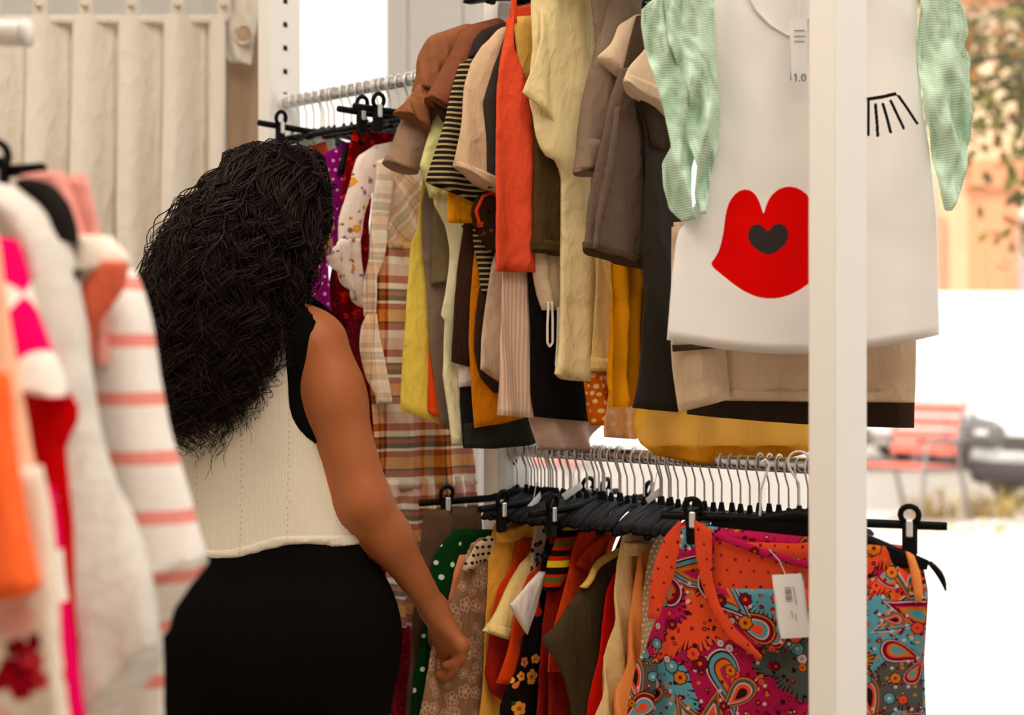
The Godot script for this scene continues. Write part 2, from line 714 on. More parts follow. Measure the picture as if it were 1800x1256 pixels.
	# small flowers on white, mint, dark red and black
	M.floral_white = cloth(Color.WHITE, {"tex": floral(256, Color(0.92, 0.84, 0.79), [Color(0.90, 0.60, 0.17), Color(0.60, 0.53, 0.62), Color(0.55, 0.47, 0.38), Color(0.85, 0.62, 0.56)], 46, 9.0, 31, 4), "tile": 0.16})
	M.floral_mint = cloth(Color.WHITE, {"tex": floral(256, Color(0.79, 0.85, 0.77), [Color(0.36, 0.43, 0.36), Color(0.55, 0.66, 0.56), Color(0.90, 0.92, 0.88)], 60, 10.0, 32, 0), "tile": 0.15})
	M.floral_red = cloth(Color.WHITE, {"tex": floral(256, Color(0.42, 0.02, 0.02), [Color(0.75, 0.05, 0.03), Color(0.16, 0.02, 0.02), Color(0.85, 0.12, 0.07)], 70, 12.0, 33, 0), "tile": 0.13})
	M.floral_crimson = cloth(Color.WHITE, {"tex": floral(256, Color(0.33, 0.02, 0.06), [Color(0.50, 0.04, 0.10), Color(0.16, 0.01, 0.03), Color(0.60, 0.10, 0.16)], 120, 7.0, 34, 0), "tile": 0.11})
	M.floral_black = cloth(Color.WHITE, {"tex": floral(512, Color(0.085, 0.06, 0.05), [Color(0.75, 0.15, 0.08), Color(0.87, 0.55, 0.20), Color(0.85, 0.66, 0.16), Color(0.17, 0.24, 0.12), Color(0.82, 0.42, 0.30)], 46, 26.0, 35, 8), "tile": 0.26})
	var bloom := canvas(512, Color(0.92, 0.86, 0.78))
	for k in 16:
		dot(bloom, 60 + (k * 137) % 400, (k * 211) % 512, 16 + k % 5 * 4, [Color(0.80, 0.72, 0.54), Color(0.95, 0.72, 0.66), Color(0.86, 0.80, 0.68)][k % 3], 26)
	for k in 11:
		flower(bloom, Vector2(256 + 34 * cos(k * 2.4) * (0.3 + k * 0.07), 256 + 46 * sin(k * 2.4) * (0.3 + k * 0.07)), 15, 5, [Color(0.66, 0.05, 0.12), Color(0.52, 0.03, 0.10), Color(0.86, 0.22, 0.26)][k % 3], Color(0.42, 0.03, 0.08))
	M.bloom = tex(bloom)
	M.leopard = cloth(Color.WHITE, {"tex": leopard(), "tile": 0.1})
	M.print_brown = cloth(Color.WHITE, {"tex": floral(256, Color(0.22, 0.13, 0.09), [Color(0.80, 0.32, 0.08), Color(0.50, 0.26, 0.12), Color(0.12, 0.08, 0.06)], 40, 13.0, 37, 0), "tile": 0.12})
	# lace
	im = canvas(256, Color(0.55, 0.40, 0.29))
	var r := RandomNumberGenerator.new()
	r.seed = 41
	for k in 64:
		var c := Vector2(r.randf() * 256, r.randf() * 256)
		var s := r.randf_range(10, 19)
		for q in 5:
			var a := TAU * q / 5 + k
			dot(im, c.x + cos(a) * s * 0.7, c.y + sin(a) * s * 0.7, s * 0.52, Color(0.72, 0.57, 0.45))
			dot(im, c.x + cos(a) * s * 0.7, c.y + sin(a) * s * 0.7, s * 0.30, Color(0.57, 0.42, 0.31))
		dot(im, c.x, c.y, s * 0.36, Color(0.76, 0.61, 0.49))
	M.lace = cloth(Color.WHITE, {"tex": tex(im), "tile": 0.15, "bump": 0.8})
	# crochet
	im = canvas(128, Color(0.80, 0.70, 0.57))
	for y in 5:
		for x in 5:
			dot(im, x * 25.6 + (12 if y % 2 else 0), y * 25.6, 8, Color(0.17, 0.12, 0.09), 6)
	M.crochet = cloth(Color.WHITE, {"tex": tex(im), "tile": 0.06})
	# beads
	im = canvas(128, Color(0.70, 0.58, 0.42))
	for y in 6:
		for x in 6:
			dot(im, x * 21.3 + (10 if y % 2 else 0), y * 21.3, 5, Color(0.90, 0.83, 0.70))
	M.beaded = cloth(Color.WHITE, {"tex": tex(im), "tile": 0.05})
	# knit of the vest: rows of little eyelets
	im = canvas(256, Color(0.84, 0.80, 0.72))
	for y in 256:
		for x in 256:
			var t := 0.5 + 0.5 * sin(TAU * x / 8.0) * (0.6 + 0.4 * sin(TAU * y / 8.0))
			im.set_pixel(x, y, Color(0.815, 0.77, 0.69).lerp(Color(0.87, 0.83, 0.75), t))
	for y in range(0, 256, 16):
		dot(im, 64 + 3 * sin(y * 0.2), y, 2, Color(0.66, 0.60, 0.52), 3)
		dot(im, 192 - 3 * sin(y * 0.2), y + 8, 2, Color(0.69, 0.63, 0.55), 3)
	M.knit = cloth(Color.WHITE, {"tex": tex(im), "tile": 0.15, "bump": 0.35})
	M.knit.uv1_triplanar = true
	M.knit.uv1_world_triplanar = false
	# rib for the sand top, coral stripes for the pullover
	im = canvas(64, Color(0.80, 0.66, 0.56))
	for x in 64:
		im.fill_rect(Rect2i(x, 0, 1, 64), Color(0.76, 0.62, 0.52).lerp(Color(0.87, 0.74, 0.64), 0.5 + 0.5 * sin(TAU * x / 16.0)))
	M.ribbed = cloth(Color.WHITE, {"tex": tex(im), "tile": 0.028})
	im = canvas(128, Color(0.93, 0.90, 0.87))
	im.fill_rect(Rect2i(0, 8, 128, 30), Color(0.92, 0.58, 0.53))
	M.coral_striped = cloth(Color.WHITE, {"tex": tex(im), "tile": 0.053})
	# pleats for the mustard skirt
	# paisley of the blouse
	M.paisley = cloth(Color.WHITE, {"tex": paisley(Color(0.70, 0.10, 0.30)), "tile": 0.40, "ox": 0.52, "oy": 0.45, "bump": 0.4})
	M.paisley_teal = cloth(Color.WHITE, {"tex": paisley(Color(0.32, 0.58, 0.63)), "tile": 0.34, "ox": 0.3, "oy": 0.1, "bump": 0.4})
	M.paisley_orange = cloth(Color.WHITE, {"tex": dots_tex(128, Color(0.83, 0.28, 0.155), Color(0.42, 0.13, 0.12), 9, 5.0, 51), "tile": 0.06})
	M.collar_bands = cloth(Color.WHITE, {"tex": bands_tex(), "tile": 0.06})
	# skin, hair
	M.skin = hard(Color(0.645, 0.365, 0.19), 0.5, 0.0, 0.4)
	M.skin.subsurf_scatter_enabled = true
	M.skin.subsurf_scatter_strength = 0.06
	M.hair = hard(Color(0.125, 0.066, 0.045), 0.42, 0.0, 0.28)
	M.hair_base = hard(Color(0.04, 0.026, 0.021), 0.8, 0.0, 0.15)
	M.eye_white = hard(Color(0.9, 0.88, 0.85), 0.3)
	M.eye_dark = hard(Color(0.08, 0.05, 0.04), 0.2)
	M.lip = hard(Color(0.60, 0.27, 0.22), 0.45)


func band(list: Array, t: float) -> Color:
	var c: Color = list[0][1]
	for b in list:
		if t >= b[0]:
			c = b[1]
	return c


func dots_tex(n: int, ground: Color, spot: Color, count: int, r0: float, seed_: int) -> ImageTexture:
	var im := canvas(n, ground)
	var r := RandomNumberGenerator.new()
	r.seed = seed_
	var side := int(sqrt(float(count)))
	for i in side:
		for k in side:
			dot(im, (i + 0.5 + (0.5 if k % 2 else 0.0) + r.randf_range(-0.18, 0.18)) * n / side, (k + 0.5 + r.randf_range(-0.18, 0.18)) * n / side, r0 * r.randf_range(0.8, 1.2), spot)
	return tex(im)


func big_dots() -> ImageTexture:
	var im := canvas(256, Color(0.93, 0.02, 0.38))
	dot(im, 64, 64, 50, Color(0.97, 0.93, 0.88))
	dot(im, 192, 192, 50, Color(0.97, 0.93, 0.88))
	return tex(im)


func floral(n: int, ground: Color, cols: Array, count: int, size: float, seed_: int, buds: int) -> ImageTexture:
	var im := canvas(n, ground)
	var r := RandomNumberGenerator.new()
	r.seed = seed_
	for k in count:
		var c := Vector2(r.randf() * n, r.randf() * n)
		var col: Color = cols[r.randi() % cols.size()]
		var s := size * r.randf_range(0.45, 1.0)
		if r.randf() < 0.3:
			fill(im, drop(c, s * 0.6, r.randf() * TAU, 0.2), col)
		else:
			flower(im, c, s, 5, col, col.darkened(0.35))
	for k in buds:
		flower(im, Vector2(r.randf() * n, r.randf() * n), size * 1.4, 5, cols[0], cols[0].lightened(0.2))
	return tex(im)


func leopard() -> ImageTexture:
	var im := canvas(256, Color(0.80, 0.70, 0.62))
	var r := RandomNumberGenerator.new()
	r.seed = 61
	for k in 48:
		var c := Vector2(r.randf() * 256, r.randf() * 256)
		var s := r.randf_range(9, 18)
		dot(im, c.x, c.y, s, Color(0.10, 0.07, 0.06), s * r.randf_range(0.6, 1.0))
		if s > 13:
			dot(im, c.x + 2, c.y, s * 0.4, Color(0.62, 0.45, 0.36))
	return tex(im)


func bands_tex() -> ImageTexture:
	var im := canvas(128, Color(0.72, 0.14, 0.05))
	im.fill_rect(Rect2i(0, 0, 128, 24), Color(0.85, 0.72, 0.12))
	im.fill_rect(Rect2i(0, 24, 128, 24), Color(0.10, 0.07, 0.05))
	im.fill_rect(Rect2i(0, 60, 128, 18), Color(0.30, 0.36, 0.10))
	im.fill_rect(Rect2i(0, 92, 128, 20), Color(0.11, 0.08, 0.05))
	return tex(im)


func paisley(ground: Color) -> ImageTexture:
	var n := 1024
	var im := canvas(n, ground)
	var r := RandomNumberGenerator.new()
	r.seed = 77
	var magenta := Color(0.70, 0.10, 0.30)
	var orange := Color(0.84, 0.29, 0.15)
	var teal := Color(0.32, 0.56, 0.60)
	var slate := Color(0.30, 0.32, 0.30)
	var wine := Color(0.45, 0.05, 0.12)
	var ochre := Color(0.76, 0.42, 0.10)
	var pale := Color(0.80, 0.66, 0.66)
	var ink := Color(0.17, 0.09, 0.09)
	var grounds := [[ground.darkened(0.12), 0.30, 0.40, 0.22], [orange, 0.10, 0.16, 0.15], [orange, 0.66, 0.10, 0.20], [teal, 0.92, 0.46, 0.20], [slate, 0.50, 0.30, 0.11], [teal, 0.04, 0.78, 0.15], [orange, 0.80, 0.86, 0.11], [teal, 0.40, 0.02, 0.10], [slate, 0.72, 0.62, 0.12], [ground, 0.98, 0.14, 0.12], [ochre, 0.55, 0.56, 0.08]]
	for g in grounds:
		var pts := PackedVector2Array()
		for k in 40:
			var a := TAU * k / 40
			var rr: float = g[3] * n * (1.0 + 0.22 * sin(a * 3.0 + g[1] * 9.0) + 0.1 * sin(a * 7.0))
			pts.append(Vector2(g[1] * n + cos(a) * rr, g[2] * n + sin(a) * rr))
		fill(im, pts, g[0])
		# hairs of dark ink round every ground
		for k in range(0, 40):
			var p := pts[k]
			var q := p + (p - Vector2(g[1], g[2]) * n).normalized().rotated(0.3) * r.randf_range(-34, -16)
			for e in 8:
				var z := p.lerp(q, e / 7.0)
				dot(im, z.x, z.y, 4.2 - e * 0.4, ink)
	# dots and rings scattered on the grounds
	for k in 760:
		var c := Vector2(r.randf() * n, r.randf() * n)
		var s := r.randf_range(4, 10)
		dot(im, c.x, c.y, s, ink if r.randf() < 0.7 else wine)
		if r.randf() < 0.6:
			dot(im, c.x, c.y, s * 0.5, [magenta, orange, pale, ochre][r.randi() % 4])
	# big teardrops, nested
	for k in 34:
		var c2 := Vector2(r.randf() * n, r.randf() * n)
		var s2 := r.randf_range(28, 84)
		var turn := r.randf() * TAU
		var cols = [[ink, pale, wine, magenta, ochre, teal], [wine, ochre, slate, pale, orange, ink], [pale, ink, teal, wine, ochre, magenta], [ink, ochre, wine, pale, teal, orange]][k % 4]
		var f := 1.0
		for j in 6:
			fill(im, drop(c2, s2 * f, turn, 0.5), cols[j])
			f -= [0.07, 0.09, 0.2, 0.08, 0.22, 0.1][j]
		for q in 14:
			var a2 := TAU * q / 14
			dot(im, c2.x + cos(a2) * s2 * 1.5, c2.y + sin(a2) * s2 * 1.3, 7, [ochre, pale, wine][q % 3])
	# flowers
	for k in 90:
		var c3 := Vector2(r.randf() * n, r.randf() * n)
		var s3 := r.randf_range(10, 25)
		flower(im, c3, s3 * 1.18, 7, ink, ink)
		flower(im, c3, s3, 7, [ochre, pale, wine, orange, teal][k % 5], [wine, teal, ochre, magenta, pale][k % 5])
	return tex(im)


# ------------------------------------------------------------------ the setting
func wline(t: float, out := 0.0) -> Vector2:   # the window wall, parallel to the main rack: its inner face, or that far outside it
	return Vector2(-0.102 + 0.743 * t + 0.669 * out, -(3.496 - 0.669 * t) - 0.743 * out)


func wall_piece(called, t0, t1, y0, y1, mat, out0 := 0.0, out1 := 0.2):
	struct(numbered(called), slab([wline(t0, out0), wline(t1, out0), wline(t1, out1), wline(t0, out1)], y0, y1), mat)


func build_room():
	var outline_room := [Vector2(-2.8, -4.45), wline(-1.1, 0.2) + Vector2(0, -0.2), wline(7.5, 0.2), Vector2(5.7, 3.4), Vector2(-2.8, 3.4)]
	struct("floor", slab(outline_room, -0.1, 0.0), M.floor)
	struct("ceiling", slab(outline_room, 3.2, 3.4), M.wall)
	struct("wall_left", slab([Vector2(-2.8, -4.45), Vector2(-2.6, -4.45), Vector2(-2.6, 3.4), Vector2(-2.8, 3.4)], 0.0, 3.2), M.wall)
	struct("wall_back", slab([Vector2(-2.6, -4.45), wline(-1.1) + Vector2(0, -0.22), wline(-1.1), Vector2(-2.6, -4.232)], 0.0, 3.2), M.wall)
	struct("wall_front", slab([Vector2(-2.6, 3.2), Vector2(5.5, 3.2), Vector2(5.5, 3.4), Vector2(-2.6, 3.4)], 0.0, 3.2), M.wall)
	struct("wall_corner", slab([wline(7.5), wline(7.5, 0.2), Vector2(5.7, 3.4), Vector2(5.47, 3.4)], 0.0, 3.2), M.wall)
	wall_piece("wall_right", -1.1, 7.5, 3.0, 3.2, M.wall)
	wall_piece("wall_right", -1.1, 7.5, 0.0, 0.1, M.wall)
	wall_piece("wall_right", 4.6, 7.5, 0.1, 3.0, M.wall)
	wall_piece("wall_right", -1.1, -1.0, 0.1, 3.0, M.wall)
	wall_piece("wall_right", -0.3, 0.025, 0.1, 3.0, M.pier)
	# the pier's shallow panel mouldings
	for t in [-0.235, -0.04]:
		wall_piece("trim_1", t, t + 0.018, 0.1, 3.0, M.pier, -0.012, 0.0)
	window("window_1", -1.0, -0.3, 1)
	window("window_2", 0.025, 4.6, 2)


func window(called, t0, t1, panes):
	var mid := wline((t0 + t1) / 2, 0.1)
	var org := Vector3(mid.x, 0.1, mid.y)
	var w := Node3D.new()
	w.name = called
	w.set_meta("kind", "structure")
	w.position = org
	add_child(w)
	var b := Basis(Vector3(0.743, 0, 0.669), Vector3.UP, Vector3(-0.669, 0, 0.743))
	var s := Shape.new()
	var half = (t1 - t0) / 2
	for x in [-half + 0.018, half - 0.018]:
		box_into(s, Vector3(0.036, 2.9, 0.09), 0.004, b * Vector3(x, 1.45, 0), b)
	for y in [0.02, 2.88]:
		box_into(s, Vector3(half * 2 - 0.08, 0.04, 0.09), 0.004, b * Vector3(0, y, 0), b)
	for k in panes - 1:
		var x2 = -half + 2 * half * (k + 1) / panes
		box_into(s, Vector3(0.05, 2.82, 0.09), 0.004, b * Vector3(x2, 1.45, 0), b)
	put(w, "window_frame", s.mesh(false), M.frame_grey)
	for k in panes:
		var x0 = -half + 0.036 + (2 * half) * k / panes
		var x1 = -half - 0.036 + (2 * half) * (k + 1) / panes
		put(w, "pane", rounded_box(Vector3(x1 - x0, 2.83, 0.008), 0.001, b * Vector3((x0 + x1) / 2, 1.45, 0), b), M.glass)


# ------------------------------------------------------------------ the street outside
func build_street():
	var pale := rough_wall(Color(0.86, 0.83, 0.79), 0.8)
	struct("pavement", slab([wline(-9, 0.2), wline(13, 0.2), Vector2(30, -10.2), Vector2(30, -11.9), Vector2(-30, -11.9), Vector2(-30, 2)], -0.12, -0.02), pale)
	struct("kerb", slab([Vector2(-30, -11.9), Vector2(30, -11.9), Vector2(30, -12.1), Vector2(-30, -12.1)], -0.2, -0.01), rough_wall(Color(0.8, 0.77, 0.74), 2.0))
	struct("road", slab([Vector2(-30, -12.08), Vector2(30, -12.08), Vector2(30, -22), Vector2(-30, -22)], -0.2, -0.1), rough_wall(Color(0.6, 0.57, 0.54), 1.0))
	struct("pavement_far", slab([Vector2(-30, -22), Vector2(30, -22), Vector2(30, -60), Vector2(-30, -60)], -0.2, 0.0), pale)
	# the salmon house across the street
	var h := thing("house", "salmon rendered house with a pillar and a white shutter across the street", "building", Vector3(9, 0, -23.2))
	var salmon := rough_wall(Color(0.88, 0.60, 0.44), 1.0)
	var peach := rough_wall(Color(0.90, 0.62, 0.45), 1.0)
	put(h, "wall", rounded_box(Vector3(9.6, 7.4, 0.5), 0.02, Vector3(2.4, 3.7, -1.2)), rough_wall(Color(0.94, 0.82, 0.66), 1.0))
	put(h, "pillar", rounded_box(Vector3(0.62, 4.1, 0.62), 0.03, Vector3(-1.15, 2.05, 0)), peach)
	put(h, "pillar_head", rounded_box(Vector3(0.78, 0.5, 0.78), 0.03, Vector3(-1.15, 4.25, 0)), salmon)
	put(h, "lintel", rounded_box(Vector3(6.0, 0.32, 0.5), 0.03, Vector3(2.0, 4.3, -0.1)), rough_wall(Color(0.56, 0.38, 0.30), 1.0))
	put(h, "shutter", rounded_box(Vector3(3.6, 3.1, 0.1), 0.02, Vector3(1.2, 2.35, -0.85)), hard(Color(0.93, 0.92, 0.90), 0.6))
	for k in 9:
		put(h, "shutter_slat", rounded_box(Vector3(3.56, 0.1, 0.06), 0.015, Vector3(1.2, 1.0 + k * 0.34, -0.78)), hard(Color(0.92, 0.91, 0.90), 0.6))
	put(h, "downpipe", tube([Vector3(-1.95, 0, -0.6), Vector3(-1.95, 4.4, -0.6)], 0.07, 8), hard(Color(0.86, 0.74, 0.68), 0.5))
	put(h, "cornice", rounded_box(Vector3(9.8, 0.35, 0.8), 0.05, Vector3(2.4, 7.5, -1.1)), salmon)
	# a white terrace to the left, seen above the far rail
	var w2 := thing("house", "white plastered house seen past the far slotted post", "building", Vector3(-4.6, 0, -25))
	var white := rough_wall(Color(0.93, 0.92, 0.90), 1.0)
	put(w2, "wall", rounded_box(Vector3(11.0, 9.4, 0.5), 0.02, Vector3(0, 4.7, 0)), white)
	put(w2, "cornice", rounded_box(Vector3(11.3, 0.3, 0.8), 0.04, Vector3(0, 9.5, 0.1)), white)
	put(w2, "plinth", rounded_box(Vector3(11.1, 0.6, 0.6), 0.02, Vector3(0, 0.3, 0.05)), white)
	build_tree()
	build_chair(at(1600, MIDY, 11.4), 0.75, "outdoor armchair with coral slats on the pavement behind the white post")
	build_chair(at(965, MIDY, 11.9), 0.3, "outdoor armchair with coral slats behind the rail's left end")
	build_van()
	build_car()
	# dry grass along the kerb
	var mm := MultiMesh.new()
	mm.transform_format = MultiMesh.TRANSFORM_3D
	var blade := Shape.new()
	for k in 5:
		var y := k / 4.0
		var hw := 0.012 * (1.0 - y * 0.9)
		blade.add(Vector3(-hw, y * 0.34, 0.08 * y * y))
		blade.add(Vector3(hw, y * 0.34, 0.08 * y * y))
	for k in 4:
		blade.quad(k * 2, k * 2 + 2, k * 2 + 3, k * 2 + 1)
	mm.mesh = blade.mesh()
	mm.instance_count = 640
	for k in 640:
		var p := Vector3(rng.randf_range(3.3, 8.5), -0.03, -rng.randf_range(11.6, 11.9))
		if k > 520:
			p = Vector3(rng.randf_range(2.7, 6.0), -0.03, -rng.randf_range(10.6, 11.0))
		var sc := rng.randf_range(0.35, 0.9) if k <= 520 else rng.randf_range(0.12, 0.3)
		mm.set_instance_transform(k, Transform3D(Basis(Vector3.UP, rng.randf() * TAU).rotated(Vector3(1, 0, 0), rng.randf_range(-0.4, 0.4)).scaled(Vector3(1.4, sc, 1.4)), p))
	var g := MultiMeshInstance3D.new()
	g.name = "dry_grass"
	g.multimesh = mm
	var gm := cloth(Color(0.72, 0.63, 0.38))
	g.material_override = gm
	g.set_meta("kind", "stuff")
	g.set_meta("label", "dry yellow grass growing along the kerb")
	g.set_meta("category", "grass")
	add_child(g)


func build_tree():
	var base := Vector3(4.0, -0.02, -9.6)
	var t := thing("tree", "leafy street tree with olive green leaves beside the shop window", "tree", base)
	var bark := rough_wall(Color(0.36, 0.27, 0.2), 6.0, 0.8)
	put(t, "trunk", tube([Vector3(0, 0, 0), Vector3(0.05, 0.9, 0), Vector3(-0.02, 1.9, 0.05), Vector3(0.05, 2.8, 0), Vector3(0.0, 3.9, -0.1), Vector3(-0.1, 4.8, 0)], [0.14, 0.12, 0.11, 0.1, 0.07, 0.03], 10), bark)
	var tips := []
	for k in 13:
		var a := TAU * k / 13 + rng.randf_range(-0.2, 0.2)
		var y := rng.randf_range(3.0, 4.5)
		var l := rng.randf_range(0.7, 1.3)
		var path := [Vector3(0.02, y, 0), Vector3(cos(a) * l * 0.5, y + 0.3, sin(a) * l * 0.5), Vector3(cos(a) * l, y + rng.randf_range(-0.2, 0.5), sin(a) * l)]
		put(t, "branch", tube(path, [0.045, 0.03, 0.012], 6), bark)
		tips.append(path[2])
		tips.append(path[1])
	# the drooping branch with its own cluster, low on the street side
	var droop := [Vector3(0, 2.6, 0), Vector3(-0.3, 2.85, 0.3), Vector3(-0.5, 2.5, 0.5), Vector3(-0.62, 2.08, 0.55)]
	put(t, "branch", tube(droop, [0.04, 0.025, 0.016, 0.008], 6), bark)
	var leaf := Shape.new()
	for k in 5:
		var y2 := k / 4.0
		var hw2 := 0.032 * sin(PI * (0.12 + 0.86 * y2))
		leaf.add(Vector3(-hw2, y2 * 0.1, 0.012 + 0.03 * y2 * y2))
		leaf.add(Vector3(0, y2 * 0.1, 0.03 * y2 * y2))
		leaf.add(Vector3(hw2, y2 * 0.1, 0.012 + 0.03 * y2 * y2))
	for k in 4:
		leaf.quad(k * 3, k * 3 + 3, k * 3 + 4, k * 3 + 1)
		leaf.quad(k * 3 + 1, k * 3 + 4, k * 3 + 5, k * 3 + 2)
	var mm := MultiMesh.new()
	mm.transform_format = MultiMesh.TRANSFORM_3D
	mm.use_colors = true
	mm.mesh = leaf.mesh()
	mm.instance_count = 3000
	for k in 3000:
		var c: Vector3 = tips[rng.randi() % tips.size()]
		var sp := 0.36
		if k >= 2860:
			c = droop[2 + k % 2]
			sp = 0.17
		var p := c + Vector3(rng.randfn(0, sp), rng.randfn(0, sp * 0.8), rng.randfn(0, sp))
		mm.set_instance_transform(k, Transform3D(Basis.from_euler(Vector3(rng.randf() * TAU, rng.randf() * TAU, rng.randf() * TAU)).scaled(Vector3.ONE * rng.randf_range(0.7, 1.3)), p))
		mm.set_instance_color(k, [Color(0.36, 0.38, 0.15), Color(0.46, 0.44, 0.20), Color(0.30, 0.33, 0.13), Color(0.58, 0.40, 0.18)][k % 4].srgb_to_linear())
	var g := MultiMeshInstance3D.new()
	g.name = "foliage"
	g.multimesh = mm
	var lm := cloth(Color.WHITE, {"back": Color(0.3, 0.3, 0.08)})
	lm.normal_enabled = false
	lm.vertex_color_use_as_albedo = true
	g.material_override = lm
	g.set_meta("kind", "stuff")
	t.add_child(g)


func build_chair(base: Vector3, turn: float, label: String):
	var t := thing("garden_chair", label, "chair", Vector3(base.x, -0.02, base.z), "coral slatted chairs on the pavement")
	t.rotation.y = turn
	var coral := hard(Color(0.87, 0.40, 0.33), 0.5)
	var steel := hard(Color(0.55, 0.53, 0.52), 0.4, 0.5)
	for x in [-0.3, 0.3]:
		var side := [Vector3(-0.36, 0, x), Vector3(-0.28, 0.46, x), Vector3(-0.27, 0.62, x), Vector3(-0.2, 0.68, x), Vector3(0.18, 0.66, x)]
		put(t, "front_leg", tube(side, 0.018, 8), steel)
		put(t, "rear_leg", tube([Vector3(0.42, 0, x), Vector3(0.24, 0.45, x), Vector3(0.2, 0.62, x), Vector3(0.33, 0.96, x)], 0.018, 8), steel)
		put(t, "seat_rail", tube([Vector3(-0.28, 0.44, x), Vector3(0.24, 0.42, x)], 0.016, 8), steel)
	for k in 5:
		put(t, "seat_slat", rounded_box(Vector3(0.085, 0.022, 0.6), 0.006, Vector3(-0.25 + k * 0.105, 0.465 - k * 0.004, 0)), coral)
	for k in 4:
		put(t, "back_slat", rounded_box(Vector3(0.02, 0.085, 0.6), 0.006, Vector3(0.195 + k * 0.038, 0.58 + k * 0.108, 0), Basis(Vector3(0, 0, 1), -0.33)), coral)


func car_body(stations: Array, sides := 18) -> ArrayMesh:
	# sections along x: [x, half width, bottom, top, squareness]
	var s := Shape.new()
	var n := stations.size()
	for i in n:
		var st: Array = stations[i]
		var hy: float = (st[3] - st[2]) / 2.0
		for k in sides:
			var a := TAU * k / sides
			var c := cos(a)
			var d := sin(a)
			var e: float = st[4]
			s.add(Vector3(st[0], st[2] + hy + hy * sign(d) * pow(absf(d), e), st[1] * sign(c) * pow(absf(c), e)))
	for i in n - 1:
		for k in sides:
			var a2 := i * sides + k
			var b := i * sides + (k + 1) % sides
			s.quad(a2, a2 + sides, b + sides, b)
	for e2 in [0, n - 1]:
		var c0 := s.add(Vector3(stations[e2][0], (stations[e2][2] + stations[e2][3]) / 2.0, 0))
		for k in sides:
			var a3 = e2 * sides + k
			var b3 = e2 * sides + (k + 1) % sides
			if e2 == 0:
				s.tri(c0, a3, b3)
			else:
				s.tri(c0, b3, a3)
	return s.mesh()


func wheel(parent, p: Vector3, r: float):
	var tyre := Shape.new()
	tube_into(tyre, ring_path(p, Vector3(1, 0, 0), Vector3(0, 1, 0), r * 0.78, 24), r * 0.24, 8, true)
	var o = put(parent, "wheel", tyre.mesh(), hard(Color(0.06, 0.06, 0.06), 0.8))
	var disc := Shape.new()
	tube_into(disc, [p + Vector3(0, 0, -0.05), p + Vector3(0, 0, 0.06)], r * 0.62, 16)
	put(o, "hub", disc.mesh(), hard(Color(0.6, 0.6, 0.6), 0.35, 0.7))


func build_car():
	var t := thing("car", "white parked car with a dark grille, its headlight behind the chair", "car", Vector3(4.9, -0.1, -13.0))
	t.rotation.y = 0.8
	var white := hard(Color(0.93, 0.93, 0.93), 0.25, 0.0, 0.5)
	var darkp := hard(Color(0.26, 0.24, 0.235), 0.8, 0.0, 0.2)
	var glassy := hard(Color(0.55, 0.58, 0.6), 0.08, 0.2)
	put(t, "body", car_body([[0.0, 0.62, 0.42, 0.80, 0.45], [0.08, 0.78, 0.34, 0.93, 0.42], [0.35, 0.88, 0.3, 1.02, 0.4], [1.05, 0.92, 0.28, 1.12, 0.4], [1.25, 0.92, 0.28, 1.15, 0.4], [3.6, 0.92, 0.28, 1.15, 0.4], [4.1, 0.88, 0.32, 1.1, 0.4], [4.3, 0.75, 0.4, 0.95, 0.45]]), white)
	put(t, "cabin", car_body([[1.1, 0.80, 1.05, 1.16, 0.5], [1.8, 0.72, 1.05, 1.66, 0.5], [2.2, 0.70, 1.05, 1.74, 0.5], [3.4, 0.68, 1.05, 1.72, 0.5], [4.05, 0.72, 1.0, 1.2, 0.5]]), white)
	put(t, "windscreen", car_body([[1.06, 0.70, 1.13, 1.19, 0.6], [1.68, 0.62, 1.56, 1.64, 0.6]]), glassy)
	put(t, "bumper", car_body([[-0.06, 0.60, 0.2, 0.40, 0.5], [0.1, 0.82, 0.17, 0.46, 0.45], [0.45, 0.90, 0.17, 0.42, 0.45]]), darkp)
	put(t, "grille", rounded_box(Vector3(0.06, 0.16, 0.9), 0.02, Vector3(0.02, 0.60, 0)), darkp)
	for z in [-0.62, 0.62]:
		var hl = put(t, "headlight", car_body([[-0.05, 0.20, 0.54, 0.78, 0.7], [0.1, 0.27, 0.54, 0.86, 0.7], [0.4, 0.30, 0.68, 0.93, 0.7]]), hard(Color(0.36, 0.35, 0.35), 0.6, 0.0))
		hl.position = Vector3(0.005, 0, z)
		put(hl, "lens", rounded_box(Vector3(0.03, 0.05, 0.13), 0.01, Vector3(-0.055, 0.69, 0)), hard(Color(0.9, 0.9, 0.9), 0.1))
	for x in [0.85, 3.45]:
		for z in [-0.8, 0.8]:
			wheel(t, Vector3(x, 0.33, z), 0.33)
	for z in [-0.95, 0.95]:
		put(t, "mirror", rounded_box(Vector3(0.12, 0.12, 0.2), 0.04, Vector3(1.35, 1.2, z)), white)
	put(t, "wiper", tube([Vector3(1.1, 1.2, 0.5), Vector3(1.5, 1.5, 0.1)], 0.012, 5), darkp)


